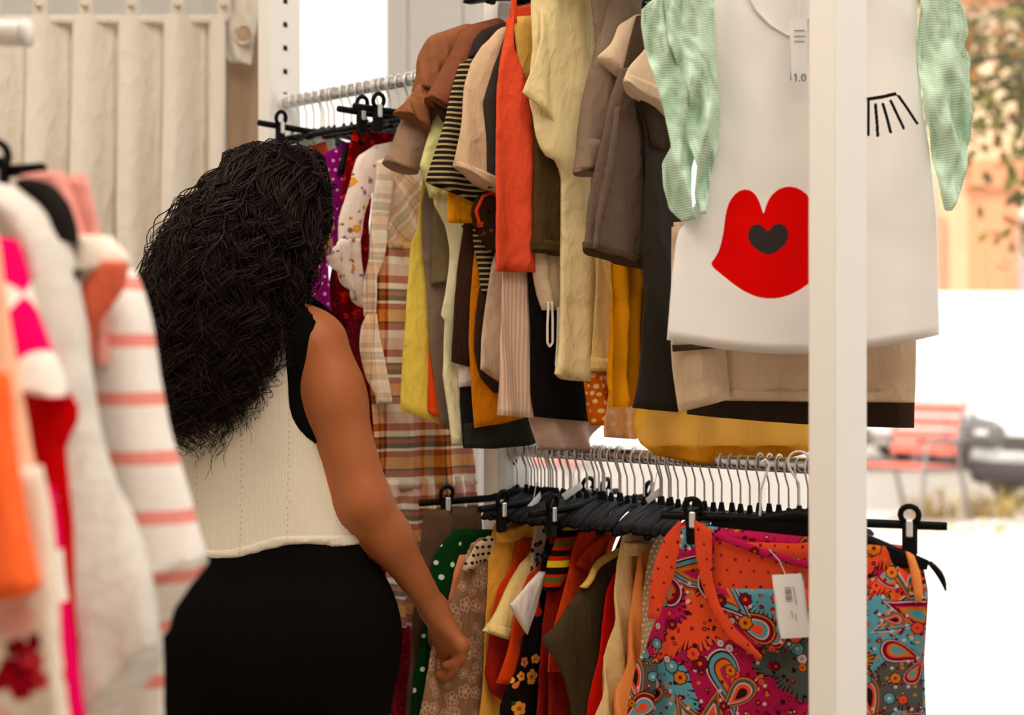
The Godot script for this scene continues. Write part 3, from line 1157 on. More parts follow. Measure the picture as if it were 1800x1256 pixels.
func build_van():
	var t := thing("van", "tall white van parked behind the white car", "van", Vector3(4.4, -0.1, -18.4))
	t.rotation.y = 0.05
	var white := hard(Color(0.94, 0.94, 0.93), 0.35)
	put(t, "body", car_body([[-0.1, 0.85, 0.35, 2.1, 0.22], [0.05, 0.98, 0.3, 2.22, 0.2], [4.2, 0.98, 0.3, 2.22, 0.2], [4.6, 0.95, 0.3, 2.05, 0.25], [5.1, 0.93, 0.35, 1.25, 0.3], [5.7, 0.85, 0.4, 1.05, 0.35]], 24), white)
	put(t, "door", rounded_box(Vector3(1.3, 1.5, 0.04), 0.02, Vector3(1.6, 1.25, 0.985)), white)
	put(t, "bumper", rounded_box(Vector3(0.2, 0.2, 1.9), 0.04, Vector3(-0.1, 0.42, 0)), hard(Color(0.2, 0.19, 0.19), 0.6))
	for x in [0.9, 4.6]:
		for z in [-0.86, 0.86]:
			wheel(t, Vector3(x, 0.36, z), 0.36)


# ------------------------------------------------------------------ curtains of the fitting room
func build_curtain():
	var d := 3.72
	var s := Shape.new()
	var x0 := -2.0
	var x1 := at(402, 0, d).x
	var top := at(0, 33, d).y
	var pitch := 0.1187
	var first := at(45, 0, d).x
	var nx := 300
	var ny := 14
	for j in ny + 1:
		var tv := float(j) / ny
		for i in nx + 1:
			var x := x0 + (x1 - x0) * i / nx
			var q := (x - first) / pitch
			var id := floorf(q)
			var p := q - id
			var lean := 0.16 * noise.get_noise_2d(id * 7.3, 1.0)
			var a := 0.046 + 0.02 * noise.get_noise_2d(id * 5.1, 4.0)
			var peak := 0.40 + lean * tv * 1.4
			var f := smoothstep(0.0, peak * 0.55, p) * (1.0 - 0.85 * smoothstep(peak, 1.0, p))
			f = pow(f, 0.8) * (0.55 + 0.45 * smoothstep(0.0, 0.25, tv)) + 0.22 * sin(PI * 3.0 * p + id) * 0.35 * tv
			s.add(Vector3(x, lerpf(top, 0.02, tv), -d + a * 1.9 * f), Vector2(x, tv * 2))
	for j in ny:
		for i in nx:
			var a2 := j * (nx + 1) + i
			s.quad(a2, a2 + 1, a2 + nx + 2, a2 + nx + 1)
	var org := Vector3(-1.3, 0.02, -d)
	for k in s.v.size():
		s.v[k] -= org
	var t := thing("curtain", "pleated cream curtain hung by snap tabs at the back of the shop", "curtain", org)
	put(t, "drape", s.mesh(), M.curtain)
	root_now = t
	pl = facing(200, d - 0.035, 0)
	panel("header_tape", M.curtain, [-560, 26, -560, 40], [402, 26, 402, 40], {"n": 3, "m": 60, "th": 0.006, "am": 0.0, "edge": 1})
	for k in range(-6, 5):
		var x := 69.0 + k * 81.0
		pl = facing(x, d - 0.03, 0)
		var tb = panel("tab", M.curtain, [x - 12, -120, x - 12, -40, x - 11, 34], [x + 17, -120, x + 16, -40, x + 13, 34], {"n": 10, "m": 6, "th": 0.012, "am": 0.003})
		var c := in_plane(hit(x + 1, 11), 0.012) - org
		var b := Shape.new()
		tube_into(b, [c, c + Vector3(0, 0, 0.004), c + Vector3(0, 0, 0.006)], [0.0085, 0.0085, 0.005], 12)
		put(tb, "snap", b.mesh(), M.brass)
	var rod_y := at(0, -110, d).y
	var rod := thing("curtain_rod", "pale curtain rod that carries the cream curtain's tabs", "rod", Vector3(-1.3, rod_y, -d + 0.03))
	put(rod, "bar", tube([Vector3(-1.29, 0, 0), Vector3(0.66, 0, 0)], 0.014, 10), M.white_metal)
	for x in [-1.2, 0.6]:
		put(rod, "bracket", tube([Vector3(x, 0, 0), Vector3(x, 0.02, -0.3), Vector3(x, 0.02, -0.53)], 0.008, 8), M.white_metal)
	# the eyelet curtain beside it: a lighter top turned over, a browner fall below
	pl = facing(430, d + 0.06, 0)
	root_now = thing("curtain", "brown beige eyelet curtain beside the far slotted post", "curtain", in_plane(Vector2(0, 0.02)))
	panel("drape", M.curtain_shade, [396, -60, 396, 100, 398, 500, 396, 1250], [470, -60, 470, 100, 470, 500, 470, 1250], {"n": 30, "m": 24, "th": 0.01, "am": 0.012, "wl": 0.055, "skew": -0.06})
	pl = facing(430, d - 0.02, 0)
	var fl = panel("eyelet_flap", M.curtain, [392, -90, 394, 0, 398, 103, 402, 108], [462, -90, 460, 0, 449, 60, 440, 112], {"n": 20, "m": 14, "th": 0.016, "am": 0.01, "wl": 0.05, "skew": 0.3})
	var gc := in_plane(hit(431, 64), 0.02) - root_now.position
	put(root_now, "grommet", tube(ring_path(gc, Vector3(1, 0, 0.15).normalized(), Vector3(0, 1, 0), 0.024, 28), 0.0055, 8, true), M.brass)
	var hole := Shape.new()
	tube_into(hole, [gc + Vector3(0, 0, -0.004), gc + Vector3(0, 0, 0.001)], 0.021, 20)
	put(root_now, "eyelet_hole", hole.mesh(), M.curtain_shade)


# ------------------------------------------------------------------ posts, rails and hangers
func post(c: Vector3, slots: bool, label: String, slot_from := 0.4):
	var t := thing("display_post", label, "post", c)
	var b := Basis(Vector3(0.743, 0, 0.669), Vector3.UP, Vector3(-0.669, 0, 0.743))
	put(t, "upright", rounded_box(Vector3(0.04, 3.2, 0.086), 0.003, Vector3(0, 1.6, 0), b), M.white_metal)
	put(t, "foot_plate", rounded_box(Vector3(0.1, 0.008, 0.14), 0.002, Vector3(0, 0.004, 0), b), M.white_metal)
	if slots:
		for k in 46:
			put(t, "slot", rounded_box(Vector3(0.003, 0.011, 0.011), 0.0006, b * Vector3(0.0198, 0.36 + k * 0.05, 0) + Vector3.UP * 0.0, b), M.dark_slot)


func rail(label, t0, t1, y, brackets: Array):
	var c = rack((t0 + t1) / 2) + Vector3.UP * y
	var t := thing("clothes_rail", label, "rail", c)
	put(t, "bar", tube([rack(t0) + Vector3.UP * y - c, rack((t0 + t1) / 2) + Vector3.UP * y - c, rack(t1) + Vector3.UP * y - c], 0.0125, 14), M.chrome)
	if y > 2.0:   # the arm that carries the outward facing tops
		var a0 = rack(1.25) + Vector3.UP * y - c
		put(t, "front_arm", tube([at(1408, MIDY, 2.36) * Vector3(1, 0, 1) + Vector3.UP * y - c, a0, at(1408, MIDY, 1.99) * Vector3(1, 0, 1) + Vector3.UP * y - c], 0.0105, 12), M.chrome)
	for q in brackets:
		put(t, "flange", tube([rack(q) + Vector3.UP * y - c, rack(q + 0.008) + Vector3.UP * y - c], 0.019, 14), M.white_metal)


var hanger_shop := {}


func make_hanger(style: String) -> Node3D:
	# a black plastic hanger in its own frame: the rail's axis at the origin, arms along x, the wire hook below it
	var t := thing("hanger", "black plastic hanger", "hanger")
	var hook := []
	for k in 13:
		var a := deg_to_rad(200.0 - 215.0 * k / 12)
		hook.append(Vector3(cos(a) * -0.0165, sin(a) * 0.0165 - 0.0022, 0))
	hook.append(Vector3(-0.012, -0.014, 0))
	hook.append(Vector3(0.0, -0.033, 0))
	hook.append(Vector3(0.0, -0.075, 0))
	put(t, "hook", tube(hook, 0.0019, 6), M.wire)
	put(t, "neck", tube([Vector3(0, -0.064, 0), Vector3(0, -0.078, 0), Vector3(0, -0.09, 0)], [0.0035, 0.006, 0.008], 8), M.black_plastic)
	var y := -0.086
	if style == "bar":
		put(t, "crossbar", tube([Vector3(-0.205, y, 0), Vector3(-0.06, y, 0), Vector3(-0.03, y + 0.004, 0), Vector3(0, y + 0.008, 0), Vector3(0.03, y + 0.004, 0), Vector3(0.06, y, 0), Vector3(0.205, y, 0)], [0.006, 0.0065, 0.008, 0.011, 0.008, 0.0065, 0.006], 8), M.black_plastic)
	else:
		var arm := []
		var rad := []
		for k in 21:
			var q := (k - 10) / 10.0
			arm.append(Vector3(q * 0.142, y + 0.006 - 0.030 * pow(absf(q), 1.35), 0.014 * q * q))
			rad.append(0.0062 + 0.0055 * pow(absf(q), 1.5) if absf(q) < 0.98 else 0.006)
		put(t, "shoulder_bar", tube(arm, rad, 8, false, 0.6), M.black_plastic)
	if style == "bar":
		for x in [-0.155, 0.155]:
			var yc := y - 0.002 if style == "bar" else y - 0.03
			var cl = put(t, "clip", rounded_box(Vector3(0.021, 0.045, 0.011), 0.003, Vector3(x, yc - 0.018, 0.006)), M.black_plastic)
			var loop := []
			for p in ring_path(Vector3(x, yc + 0.017, 0.008), Vector3(1, 0, 0), Vector3(0, 1, 0.2).normalized(), 0.0125, 14):
				loop.append(p)
			put(cl, "clip_loop", tube(loop, 0.0042, 6, true), M.black_plastic)
			put(cl, "clip_spring", rounded_box(Vector3(0.009, 0.024, 0.005), 0.0015, Vector3(x, yc - 0.002, 0.0125)), M.wire)
	return t


func hanger(style: String, t: float, deg: float, y: float, label: String, group := "", tilt := 0.0):
	hanger_at(style, rack(t) + Vector3.UP * y, deg, label, group, tilt)


func hanger_at(style: String, p: Vector3, deg: float, label: String, group := "", tilt := 0.0):
	var o: Node3D
	if hanger_shop.has(style):
		o = copy(hanger_shop[style], label, group)
	else:
		o = make_hanger(style)
		hanger_shop[style] = o
		o.set_meta("label", label)
		if group != "":
			o.set_meta("group", group)
	o.position = p
	o.rotation = Vector3(0, deg_to_rad(deg), tilt)


func build_racks():
	post(rack(0.0) + Vector3(0.004, 0, 0), true, "far slotted white post beside the curtains, holding the far rail's end")
	post(rack(0.664), true, "slotted white post between the plaid dress and the lower rail's left end")
	post(at(1473, MIDY, 1.86) * Vector3(1, 0, 1), false, "plain white post standing nearest the camera, before the printed top")
	rail("chrome rail at head height carrying the long dresses beside the curtain", 0.02, 0.644, 1.842, [0.02, 0.636])
	rail("chrome upper rail high over the lower rail, carrying the earth-coloured tops", 0.684, 1.36, 2.03, [0.684])
	rail("chrome lower rail carrying the row of wire hooks", 0.684, 1.37, 1.133, [0.684])


# ------------------------------------------------------------------ the dresses beside the curtain
func build_back_rail():
	var y := 1.842
	var g := "hangers on the far rail"
	hanger("bar", 0.185, 52, y, "clip hanger at the post end of the far rail, above the woman's hair", g)
	hanger("bar", 0.44, 46, y, "clip hanger on the far rail, its loop second nearest the plaid dress", g)
	hanger("bar", 0.49, 44, y, "clip hanger on the far rail, its loop nearest the plaid dress", g)
	for k in 24:
		var t := 0.05 + k * 0.0235
		if absf(t - 0.185) > 0.008 and absf(t - 0.44) > 0.008 and absf(t - 0.49) > 0.008:
			hanger("plain", t, (74 if t < 0.17 else 60) + rng.randf_range(-4, 4), y, "black plastic hanger with a pale wire hook on the far head-height rail", g)
	garment("top", "mint green floral top hung behind the woman's head", "top", on_rack(0.15, 42), "", 1.75)
	panel("body", M.floral_mint, [578, 230, 520, 234, 487, 241, 480, 262, 470, 420], [584, 231, 586, 240, 588, 262, 590, 330, 592, 420])
	garment("blouse", "coral red blouse whose shoulder shows above the woman's hair", "blouse", on_rack(0.26, 42), "", 1.75)
	panel("body", M.coral_red, [568, 249, 520, 266, 510, 290, 500, 460], [574, 250, 580, 270, 590, 330, 596, 460])
	garment("dress", "dark crimson patterned long dress seen beside the skirt's hem", "dress", on_rack(0.315, 40), "long dresses", 1.75)
	panel("body", M.floral_crimson, [606, 290, 590, 420, 574, 540, 560, 700, 640, 1000, 680, 1100, 678, 1320], [640, 290, 650, 420, 660, 540, 680, 700, 712, 1000, 726, 1095, 730, 1320], {"n": 34, "am": 0.01})
	garment("dress", "purple dress with small white dots right of the woman's face", "dress", on_rack(0.35, 40), "", 1.75)
	panel("body", M.dotted, [612, 249, 578, 265, 552, 281, 543, 320, 543, 420, 533, 500, 522, 600, 515, 760], [617, 252, 616, 300, 606, 370, 596, 425, 578, 470, 580, 540, 590, 620, 600, 760], {"am": 0.009})
	panel("shoulder_pad", M.black_plastic, [598, 262, 592, 285, 586, 308], [612, 262, 611, 285, 609, 306], {"n": 6, "m": 6, "w": 0.012, "am": 0.0})
	garment("top", "red and black floral top between purple dress and pale floral blouse", "top", on_rack(0.405, 40), "", 1.75)
	panel("body", M.floral_red, [620, 229, 614, 262, 601, 330, 592, 420, 590, 500, 604, 560], [694, 236, 684, 262, 664, 284, 645, 400, 640, 500, 636, 560], {"am": 0.008})
	panel("ruffle", M.floral_red, [592, 498, 600, 525, 612, 548], [626, 505, 627, 530, 628, 552], {"n": 8, "w": 0.012, "am": 0.009, "wl": 0.03})
	garment("blouse", "white floral blouse with a ruffled cuff beside the plaid dress", "blouse", on_rack(0.47, 38), "", 1.75)
	panel("body", M.floral_white, [668, 262, 660, 300, 655, 400, 650, 560], [720, 258, 722, 300, 726, 400, 730, 560], {"w": -0.006})
	panel("sleeve", M.floral_white, [688, 249, 655, 256, 627, 275, 616, 304, 606, 352, 596, 386, 593, 424], [694, 252, 674, 275, 664, 298, 652, 335, 639, 378, 628, 424], {"th": 0.03, "am": 0.005, "wl": 0.05, "w": 0.004})
	panel("cuff_ruffle", M.floral_white, [594, 420, 568, 447, 578, 470, 597, 496, 630, 540], [627, 420, 629, 447, 632, 470, 634, 500, 636, 540], {"th": 0.02, "am": 0.012, "wl": 0.025, "w": 0.012, "n": 20, "m": 16})
	garment("dress", "long plaid dress in cream, orange and brick with a ruffled hem", "dress", on_rack(0.545, 33), "", 1.75)
	panel("bodice", M.plaid_pale, [662, 283, 664, 340, 668, 390, 670, 436], [752, 250, 752, 330, 752, 390, 752, 432], {"w": 0.0, "skew": 0.5, "am": 0.009, "wl": 0.05, "turn": 0.85})
	panel("skirt", M.plaid, [668, 428, 656, 520, 648, 620, 652, 760, 666, 862], [752, 424, 770, 540, 805, 700, 830, 790, 838, 850], {"n": 36, "m": 20, "am": 0.009, "wl": 0.075})
	panel("hem_ruffle", M.plaid, [668, 846, 684, 930, 684, 1000, 676, 1050, 688, 1100], [837, 834, 840, 900, 838, 960, 820, 1040, 790, 1098], {"n": 26, "m": 40, "am": 0.018, "wl": 0.035, "th": 0.02, "w": -0.002, "skew": 0.04})
	panel("placket", M.plaid_pale, [656, 283, 650, 340, 645, 420, 634, 500, 632, 556], [684, 292, 680, 340, 675, 420, 656, 500, 650, 556], {"w": 0.016, "am": 0.006, "wl": 0.03})
	panel("sash", M.plaid_pale, [632, 552, 623, 575, 622, 610, 634, 665, 650, 709], [651, 552, 656, 590, 666, 640, 674, 680, 680, 707], {"w": 0.024, "am": 0.008, "wl": 0.028, "n": 16})


# ------------------------------------------------------------------ the upper tier of the main rack, far to near
func build_upper_rail():
	garment("top", "long bright yellow top at the far end of the upper row", "top", on_rack(0.693, 26), "", 2.0)
	panel("body", M.bright_yellow, [748, 285, 740, 330, 735, 400, 722, 430, 714, 520, 707, 624, 704, 720], [800, 280, 800, 330, 800, 420, 796, 520, 790, 620, 782, 748], {"am": 0.003})
	garment("top", "red orange top, a sliver beside the long bright yellow top", "top", on_rack(0.702, 26), "", 2.0)
	panel("body", M.red_orange, [770, 420, 757, 560, 752, 640, 751, 722, 758, 730], [800, 420, 800, 560, 798, 640, 790, 722, 775, 733], {"am": 0.005, "wl": 0.04})
	garment("jacket", "taupe jacket with a wide sleeve above the white of the plaid dress", "jacket", on_rack(0.716, 27), "", 2.0)
	panel("body", M.taupe, [790, 150, 770, 250, 752, 330, 744, 343, 743, 423, 751, 487, 757, 609, 768, 690, 777, 752], [850, 150, 830, 250, 826, 343, 826, 423, 824, 500, 820, 600, 812, 690, 800, 756], {"w": -0.004})
	panel("sleeve", M.taupe_light, [760, 120, 735, 160, 697, 222, 681, 269, 672, 284], [812, 140, 800, 175, 770, 235, 748, 270, 734, 306], {"th": 0.05, "bow": 0.006, "w": 0.004})
	panel("cuff_sleeve", M.moss, [768, 335, 759, 352, 758, 400, 757, 500], [800, 380, 800, 420, 790, 460, 783, 498], {"th": 0.02, "w": 0.008})
	garment("blouse", "tan blouse with gathered puff sleeve, farthest left of the upper row", "blouse", on_rack(0.734, 28), "", 2.0)
	panel("body", M.tan, [800, 60, 790, 110, 786, 160, 780, 220], [850, 60, 850, 110, 850, 160, 850, 220], {"w": -0.004})
	panel("sleeve_puff", M.tan, [806, 46, 784, 53, 760, 61, 747, 73, 737, 104, 731, 138, 729, 158], [830, 50, 824, 70, 808, 95, 796, 120, 780, 150, 770, 162], {"th": 0.06, "am": 0.007, "wl": 0.022})
	panel("sleeve_flounce", M.tan, [731, 150, 722, 168, 706, 182, 691, 198], [778, 154, 776, 180, 766, 215, 752, 240], {"th": 0.05, "am": 0.008, "wl": 0.03, "bow": -0.005, "w": 0.006, "n": 14})
	strip("gather_band", M.brown, [729, 154, 745, 158, 760, 160, 776, 164], 0.004, 0.03)
	garment("top", "pistachio green long top hanging lower than its neighbours", "top", on_rack(0.752, 29), "", 2.0)
	panel("sleeve", M.pistachio, [800, 130, 778, 185, 762, 212, 750, 250, 736, 291, 745, 312, 756, 345], [830, 150, 815, 200, 805, 240, 800, 280, 796, 310, 792, 350], {"th": 0.03})
	panel("body", M.pistachio_pale, [756, 318, 762, 360, 783, 397, 791, 440, 790, 471, 781, 522, 772, 553, 780, 562, 777, 624, 774, 660, 782, 715, 789, 779], [850, 318, 850, 380, 850, 440, 848, 500, 846, 560, 836, 624, 824, 690, 812, 781], {"n": 36, "w": 0.003})
	panel("trim", M.dotted_trim, [806, 388, 807, 430, 806, 474], [816, 388, 816, 430, 814, 474], {"n": 8, "m": 6, "w": 0.012, "th": 0.008})
	garment("shorts", "soft black garment with a pale waistband behind the mustard top", "shorts", on_rack(0.762, 30), "", 2.0)
	panel("body", M.soft_black, [812, 640, 809, 700, 813, 787], [950, 640, 948, 700, 946, 779], {"bow": 0.004, "n": 12})
	panel("band", M.offwhite, [803, 600, 804, 640, 806, 680], [850, 600, 850, 640, 850, 676], {"n": 8, "w": 0.004})
	panel("hem", M.green_black, [812, 744, 813, 787], [946, 730, 946, 778], {"n": 6, "w": 0.004, "bow": 0.004})
	garment("tee", "brown tee with a wide short sleeve left of the striped top", "tee", on_rack(0.774, 31), "", 2.0)
	panel("sleeve", M.brown, [864, 34, 824, 44, 803, 61, 784, 107, 762, 149, 744, 172], [880, 50, 868, 80, 850, 110, 830, 150, 810, 190, 790, 200], {"th": 0.05, "w": 0.004})
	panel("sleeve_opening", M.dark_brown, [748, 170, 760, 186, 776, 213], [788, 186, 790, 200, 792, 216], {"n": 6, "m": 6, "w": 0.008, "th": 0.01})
	panel("body", M.dark_chocolate, [826, 150, 822, 260, 817, 394, 809, 471, 802, 531, 793, 624, 792, 635], [880, 150, 876, 260, 870, 394, 866, 471, 862, 531, 856, 620, 852, 650], {"w": -0.004})
	garment("top", "long mustard orange top with an orange sleeve under the striped hem", "top", on_rack(0.790, 32), "", 2.0)
	panel("sleeve", M.mustard, [790, 318, 781, 336, 780, 392], [832, 340, 831, 362, 830, 392], {"n": 8, "w": 0.008})
	panel("body", M.mustard_deep, [850, 340, 836, 430, 830, 520, 828, 600, 830, 660, 834, 752], [950, 340, 940, 430, 934, 520, 930, 600, 926, 660, 922, 735], {"w": -0.002})
	garment("top", "top striped in black and cream with a dark shoulder yoke", "top", on_rack(0.806, 33), "", 2.0)
	panel("body", M.striped, [832, 96, 819, 107, 808, 113, 788, 187, 771, 240, 755, 299, 750, 318], [900, 96, 896, 130, 890, 200, 884, 260, 876, 320, 868, 368], {"n": 30, "th": 0.03})
	panel("yoke", M.plum_black, [882, 40, 846, 53, 829, 72, 820, 100], [896, 44, 886, 60, 868, 84, 850, 106], {"n": 8, "w": 0.004, "th": 0.03})
	panel("front_body", M.striped, [836, 380, 836, 420, 846, 470, 850, 515], [890, 380, 888, 420, 884, 470, 880, 520], {"n": 10, "w": -0.006})
	panel("lower_body", M.dark_chocolate, [848, 505, 842, 560, 840, 620, 850, 660, 872, 690], [890, 500, 886, 560, 884, 620, 884, 660, 886, 690], {"n": 12, "w": -0.008})
	garment("tee", "longer sand tee whose sleeve edge hangs below the first sand tee", "tee", on_rack(0.822, 34), "", 2.0)
	panel("body", M.rose_sand, [880, 400, 864, 470, 851, 578, 846, 620, 842, 648], [940, 400, 930, 470, 920, 578, 906, 640, 880, 672], {"bow": -0.004})
	garment("blouse", "dark brown printed blouse with rusty edge left of orange top", "blouse", on_rack(0.830, 34), "", 2.0)
	panel("sleeve", M.print_brown, [866, 330, 840, 344, 828, 372, 834, 396, 846, 414, 864, 444], [900, 330, 896, 350, 894, 372, 892, 396, 890, 420, 886, 444], {"n": 16, "th": 0.03})
	strip("sleeve_piping", M.red_rust, [868, 336, 842, 346, 830, 372, 836, 394], 0.003, 0.012)
	garment("tee", "sand coloured tee with a turned sleeve hem beside the striped top", "tee", on_rack(0.842, 35), "", 2.0)
	panel("body", M.sand, [892, 46, 878, 49, 846, 81, 832, 108, 818, 152, 807, 217, 801, 260, 796, 291], [930, 60, 920, 100, 912, 150, 908, 217, 904, 280, 900, 350], {"th": 0.03, "am": 0.007, "bow": 0.004})
	panel("hem_fold", M.sand, [798, 284, 797, 293], [902, 330, 900, 352], {"n": 4, "w": 0.006, "th": 0.034, "bow": 0.004})
	garment("vest", "dark olive vest, a strip between the sand tee and the orange top", "vest", on_rack(0.856, 36), "", 2.0)
	panel("body", M.charcoal, [900, 34, 888, 60, 866, 120, 852, 180, 858, 240, 862, 330], [930, 34, 926, 80, 922, 120, 918, 180, 914, 240, 910, 330], {"th": 0.02})
	garment("top", "rose sand ribbed top below the orange top's hem", "top", on_rack(0.868, 36), "", 2.0)
	panel("body", M.ribbed, [890, 400, 885, 480, 882, 531, 877, 600, 873, 729], [952, 400, 950, 480, 946, 540, 942, 600, 936, 734], {"am": 0.006, "wl": 0.06})
	garment("top", "bright orange tank top with thin straps", "top", on_rack(0.882, 37), "", 2.0)
	panel("body", M.orange, [897, 30, 892, 60, 880, 119, 872, 217, 869, 340, 868, 475], [899, 30, 900, 80, 924, 150, 940, 200, 944, 340, 943, 479], {"am": 0.008, "wl": 0.075, "th": 0.02, "skew": 0.02})
	panel("strap", M.orange, [897, -60, 897, 0, 896, 40], [908, -60, 909, 0, 910, 40], {"n": 8, "m": 6, "th": 0.008, "w": 0.002})
	panel("back_neck", M.orange, [902, 12, 900, 40], [990, -2, 952, 32], {"n": 6, "w": -0.008})
	panel("back_strap", M.orange, [940, -60, 952, 12], [958, -60, 990, 16], {"n": 6, "m": 6, "w": -0.008})
	garment("top", "honey gold strap top glimpsed through the orange top's armhole", "top", on_rack(0.888, 38), "", 2.0)
	panel("body", M.collar_gold, [906, 28, 914, 90, 926, 140], [952, 26, 954, 90, 956, 140], {"n": 8, "w": -0.01})
	garment("shorts", "dark olive corduroy shorts between the orange top and the cream dress", "shorts", on_rack(0.900, 38), "", 2.0)
	panel("leg", M.olive, [934, 130, 934, 190, 938, 240, 936, 290, 935, 380, 934, 438], [1010, 130, 1010, 190, 1008, 240, 1006, 290, 1004, 380, 1000, 450], {"th": 0.03})
	panel("cuff", M.olive, [934, 420, 934, 441], [1002, 428, 1000, 454], {"n": 4, "th": 0.036})
	garment("top", "sand camisole with pale looped cords below the olive shorts", "top", on_rack(0.892, 38), "", 2.0)
	panel("body", M.strap_sand, [938, 420, 937, 450, 943, 487, 955, 545], [1004, 420, 1002, 450, 1000, 487, 996, 545], {"am": 0.01, "wl": 0.03, "n": 14})
	strip("cord", M.offwhite, [955, 530, 953, 570, 953, 602, 957, 610, 962, 602, 962, 565, 961, 530], 0.0022, 0.014)
	strip("cord", M.offwhite, [972, 540, 971, 593, 968, 640, 970, 652, 976, 656, 990, 656], 0.0022, 0.014)
	garment("dress", "black dress whose lower half hangs below the sand camisole", "dress", on_rack(0.877, 38), "", 2.0)
	panel("body", M.black, [926, 440, 928, 500, 930, 560, 932, 640, 932, 690, 938, 732], [1060, 440, 1060, 500, 1058, 560, 1056, 640, 1054, 690, 1052, 742], {"n": 16, "am": 0.006})
	garment("trousers", "rose taupe trousers draped behind the lower rail's hooks", "trousers", on_rack(0.872, 38), "", 2.0)
	panel("leg", M.rose_taupe, [938, 690, 939, 740, 951, 791], [1060, 690, 1062, 740, 1040, 792], {"n": 14, "am": 0.012, "wl": 0.06, "skew": 0.5, "w": -0.01})
	garment("dress", "cream dress with a flared cap sleeve", "dress", on_rack(0.925, 39), "", 2.0)
	panel("body", M.cream, [938, -70, 936, 20, 938, 92, 932, 168, 940, 200, 944, 235, 954, 272, 976, 284, 988, 311, 990, 423, 986, 527, 982, 609, 973, 656], [1040, -70, 1044, 20, 1050, 92, 1052, 190, 1056, 262, 1056, 320, 1054, 423, 1050, 527, 1044, 609, 1037, 670], {"n": 40, "m": 16, "th": 0.03, "am": 0.006, "wl": 0.06, "bow": 0.004, "skew": 0.03})
	panel("cap_sleeve", M.cream, [940, 20, 938, 70, 929, 110, 914, 163], [944, 20, 954, 90, 962, 140, 970, 222], {"n": 16, "th": 0.008, "w": 0.014, "am": 0.006})
	garment("tunic", "golden cream tunic just right of the cream dress", "tunic", on_rack(0.946, 40), "", 2.0)
	panel("body", M.cream_gold, [1046, 200, 1048, 300, 1046, 420, 1042, 527, 1040, 648], [1120, 200, 1120, 300, 1112, 420, 1100, 527, 1090, 650], {"am": 0.005})
	panel("hem_band", M.cream_gold, [1040, 628, 1040, 652], [1092, 630, 1090, 654], {"n": 4, "th": 0.02})
	garment("dress", "orange dress with cream speckles below the golden tunic", "dress", on_rack(0.936, 40), "", 2.0)
	panel("body", M.dotted_orange, [1040, 600, 1030, 650, 1025, 676, 1037, 736, 1046, 748], [1100, 600, 1096, 650, 1092, 690, 1086, 720, 1078, 745], {"n": 14, "am": 0.008, "wl": 0.04})
	garment("skirt", "pale amber dotted skirt glowing against the window", "skirt", on_rack(0.955, 40), "", 2.0)
	panel("body", M.dotted_pale, [1076, 660, 1070, 720, 1062, 768], [1130, 660, 1128, 720, 1120, 772], {"n": 10, "am": 0.008, "wl": 0.05})
	garment("shirt", "taupe shirt with a rolled short sleeve in front of the cream dress", "shirt", on_rack(0.985, 41), "", 2.0)
	panel("body", M.taupe, [1038, -70, 1040, 0, 1044, 60, 1050, 120], [1130, -70, 1128, 0, 1124, 60, 1120, 120], {"th": 0.03})
	panel("sleeve", M.taupe, [1064, 0, 1051, 54, 1043, 81, 1032, 130, 1024, 187, 1014, 252, 1006, 298], [1120, 0, 1112, 60, 1096, 110, 1080, 170, 1066, 215, 1054, 262, 1046, 306], {"th": 0.045, "w": 0.006, "am": 0.006})
	panel("cuff", M.taupe, [1016, 246, 1004, 303], [1057, 254, 1044, 311], {"n": 6, "th": 0.05, "w": 0.007})
	garment("tee", "sand tee with a folded sleeve corner beside the taupe shirt", "tee", on_rack(1.02, 42), "", 2.0)
	panel("sleeve", M.beige, [1116, 26, 1090, 44, 1072, 76, 1054, 98], [1150, 30, 1136, 60, 1120, 100, 1084, 138], {"n": 12, "th": 0.02})
	panel("body", M.denim_dark, [1110, 30, 1098, 80, 1084, 128, 1080, 200], [1160, 30, 1156, 80, 1150, 128, 1146, 200], {"n": 10, "w": 0.012})
	garment("skirt", "mustard pleated skirt below the denim dress hem", "skirt", on_rack(1.012, 42), "", 2.0)
	panel("body", M.mustard, [1082, 420, 1078, 470, 1075, 530, 1072, 600, 1076, 716], [1170, 420, 1168, 470, 1160, 530, 1150, 600, 1130, 712], {"am": 0.012, "wl": 0.03, "m": 30, "skew": 0.01})
	garment("dress", "taupe denim dress with stitched side seam and dark inner front", "dress", on_rack(1.046, 43), "", 2.0)
	panel("front", M.denim, [1092, 120, 1083, 150, 1066, 200, 1052, 260, 1046, 310, 1036, 370, 1023, 436], [1150, 120, 1160, 160, 1164, 220, 1160, 280, 1156, 340, 1152, 410, 1144, 474], {"n": 30, "th": 0.03, "am": 0.005})
	panel("seam", M.denim, [1072, 190, 1060, 250, 1053, 310, 1044, 370, 1032, 437], [1080, 190, 1069, 250, 1062, 310, 1053, 370, 1042, 440], {"n": 24, "m": 6, "w": 0.012, "th": 0.012})
	panel("hem", M.denim_dark, [1025, 424, 1022, 438], [1145, 462, 1143, 476], {"n": 4, "th": 0.04})
	garment("tee", "beige tee with a wide turned sleeve beside the green ruffle", "tee", on_rack(1.075, 44), "", 2.0)
	panel("sleeve", M.beige, [1134, 70, 1116, 96, 1096, 124, 1082, 142], [1180, 60, 1180, 110, 1180, 150, 1172, 212], {"n": 14, "th": 0.02, "w": 0.012})
	panel("sleeve_hem", M.beige, [1090, 132, 1081, 146], [1172, 178, 1171, 214], {"n": 5, "th": 0.03, "w": 0.014})
	garment("coat", "charcoal sleeveless coat hanging long behind the printed top", "coat", on_rack(1.064, 44), "", 2.0)
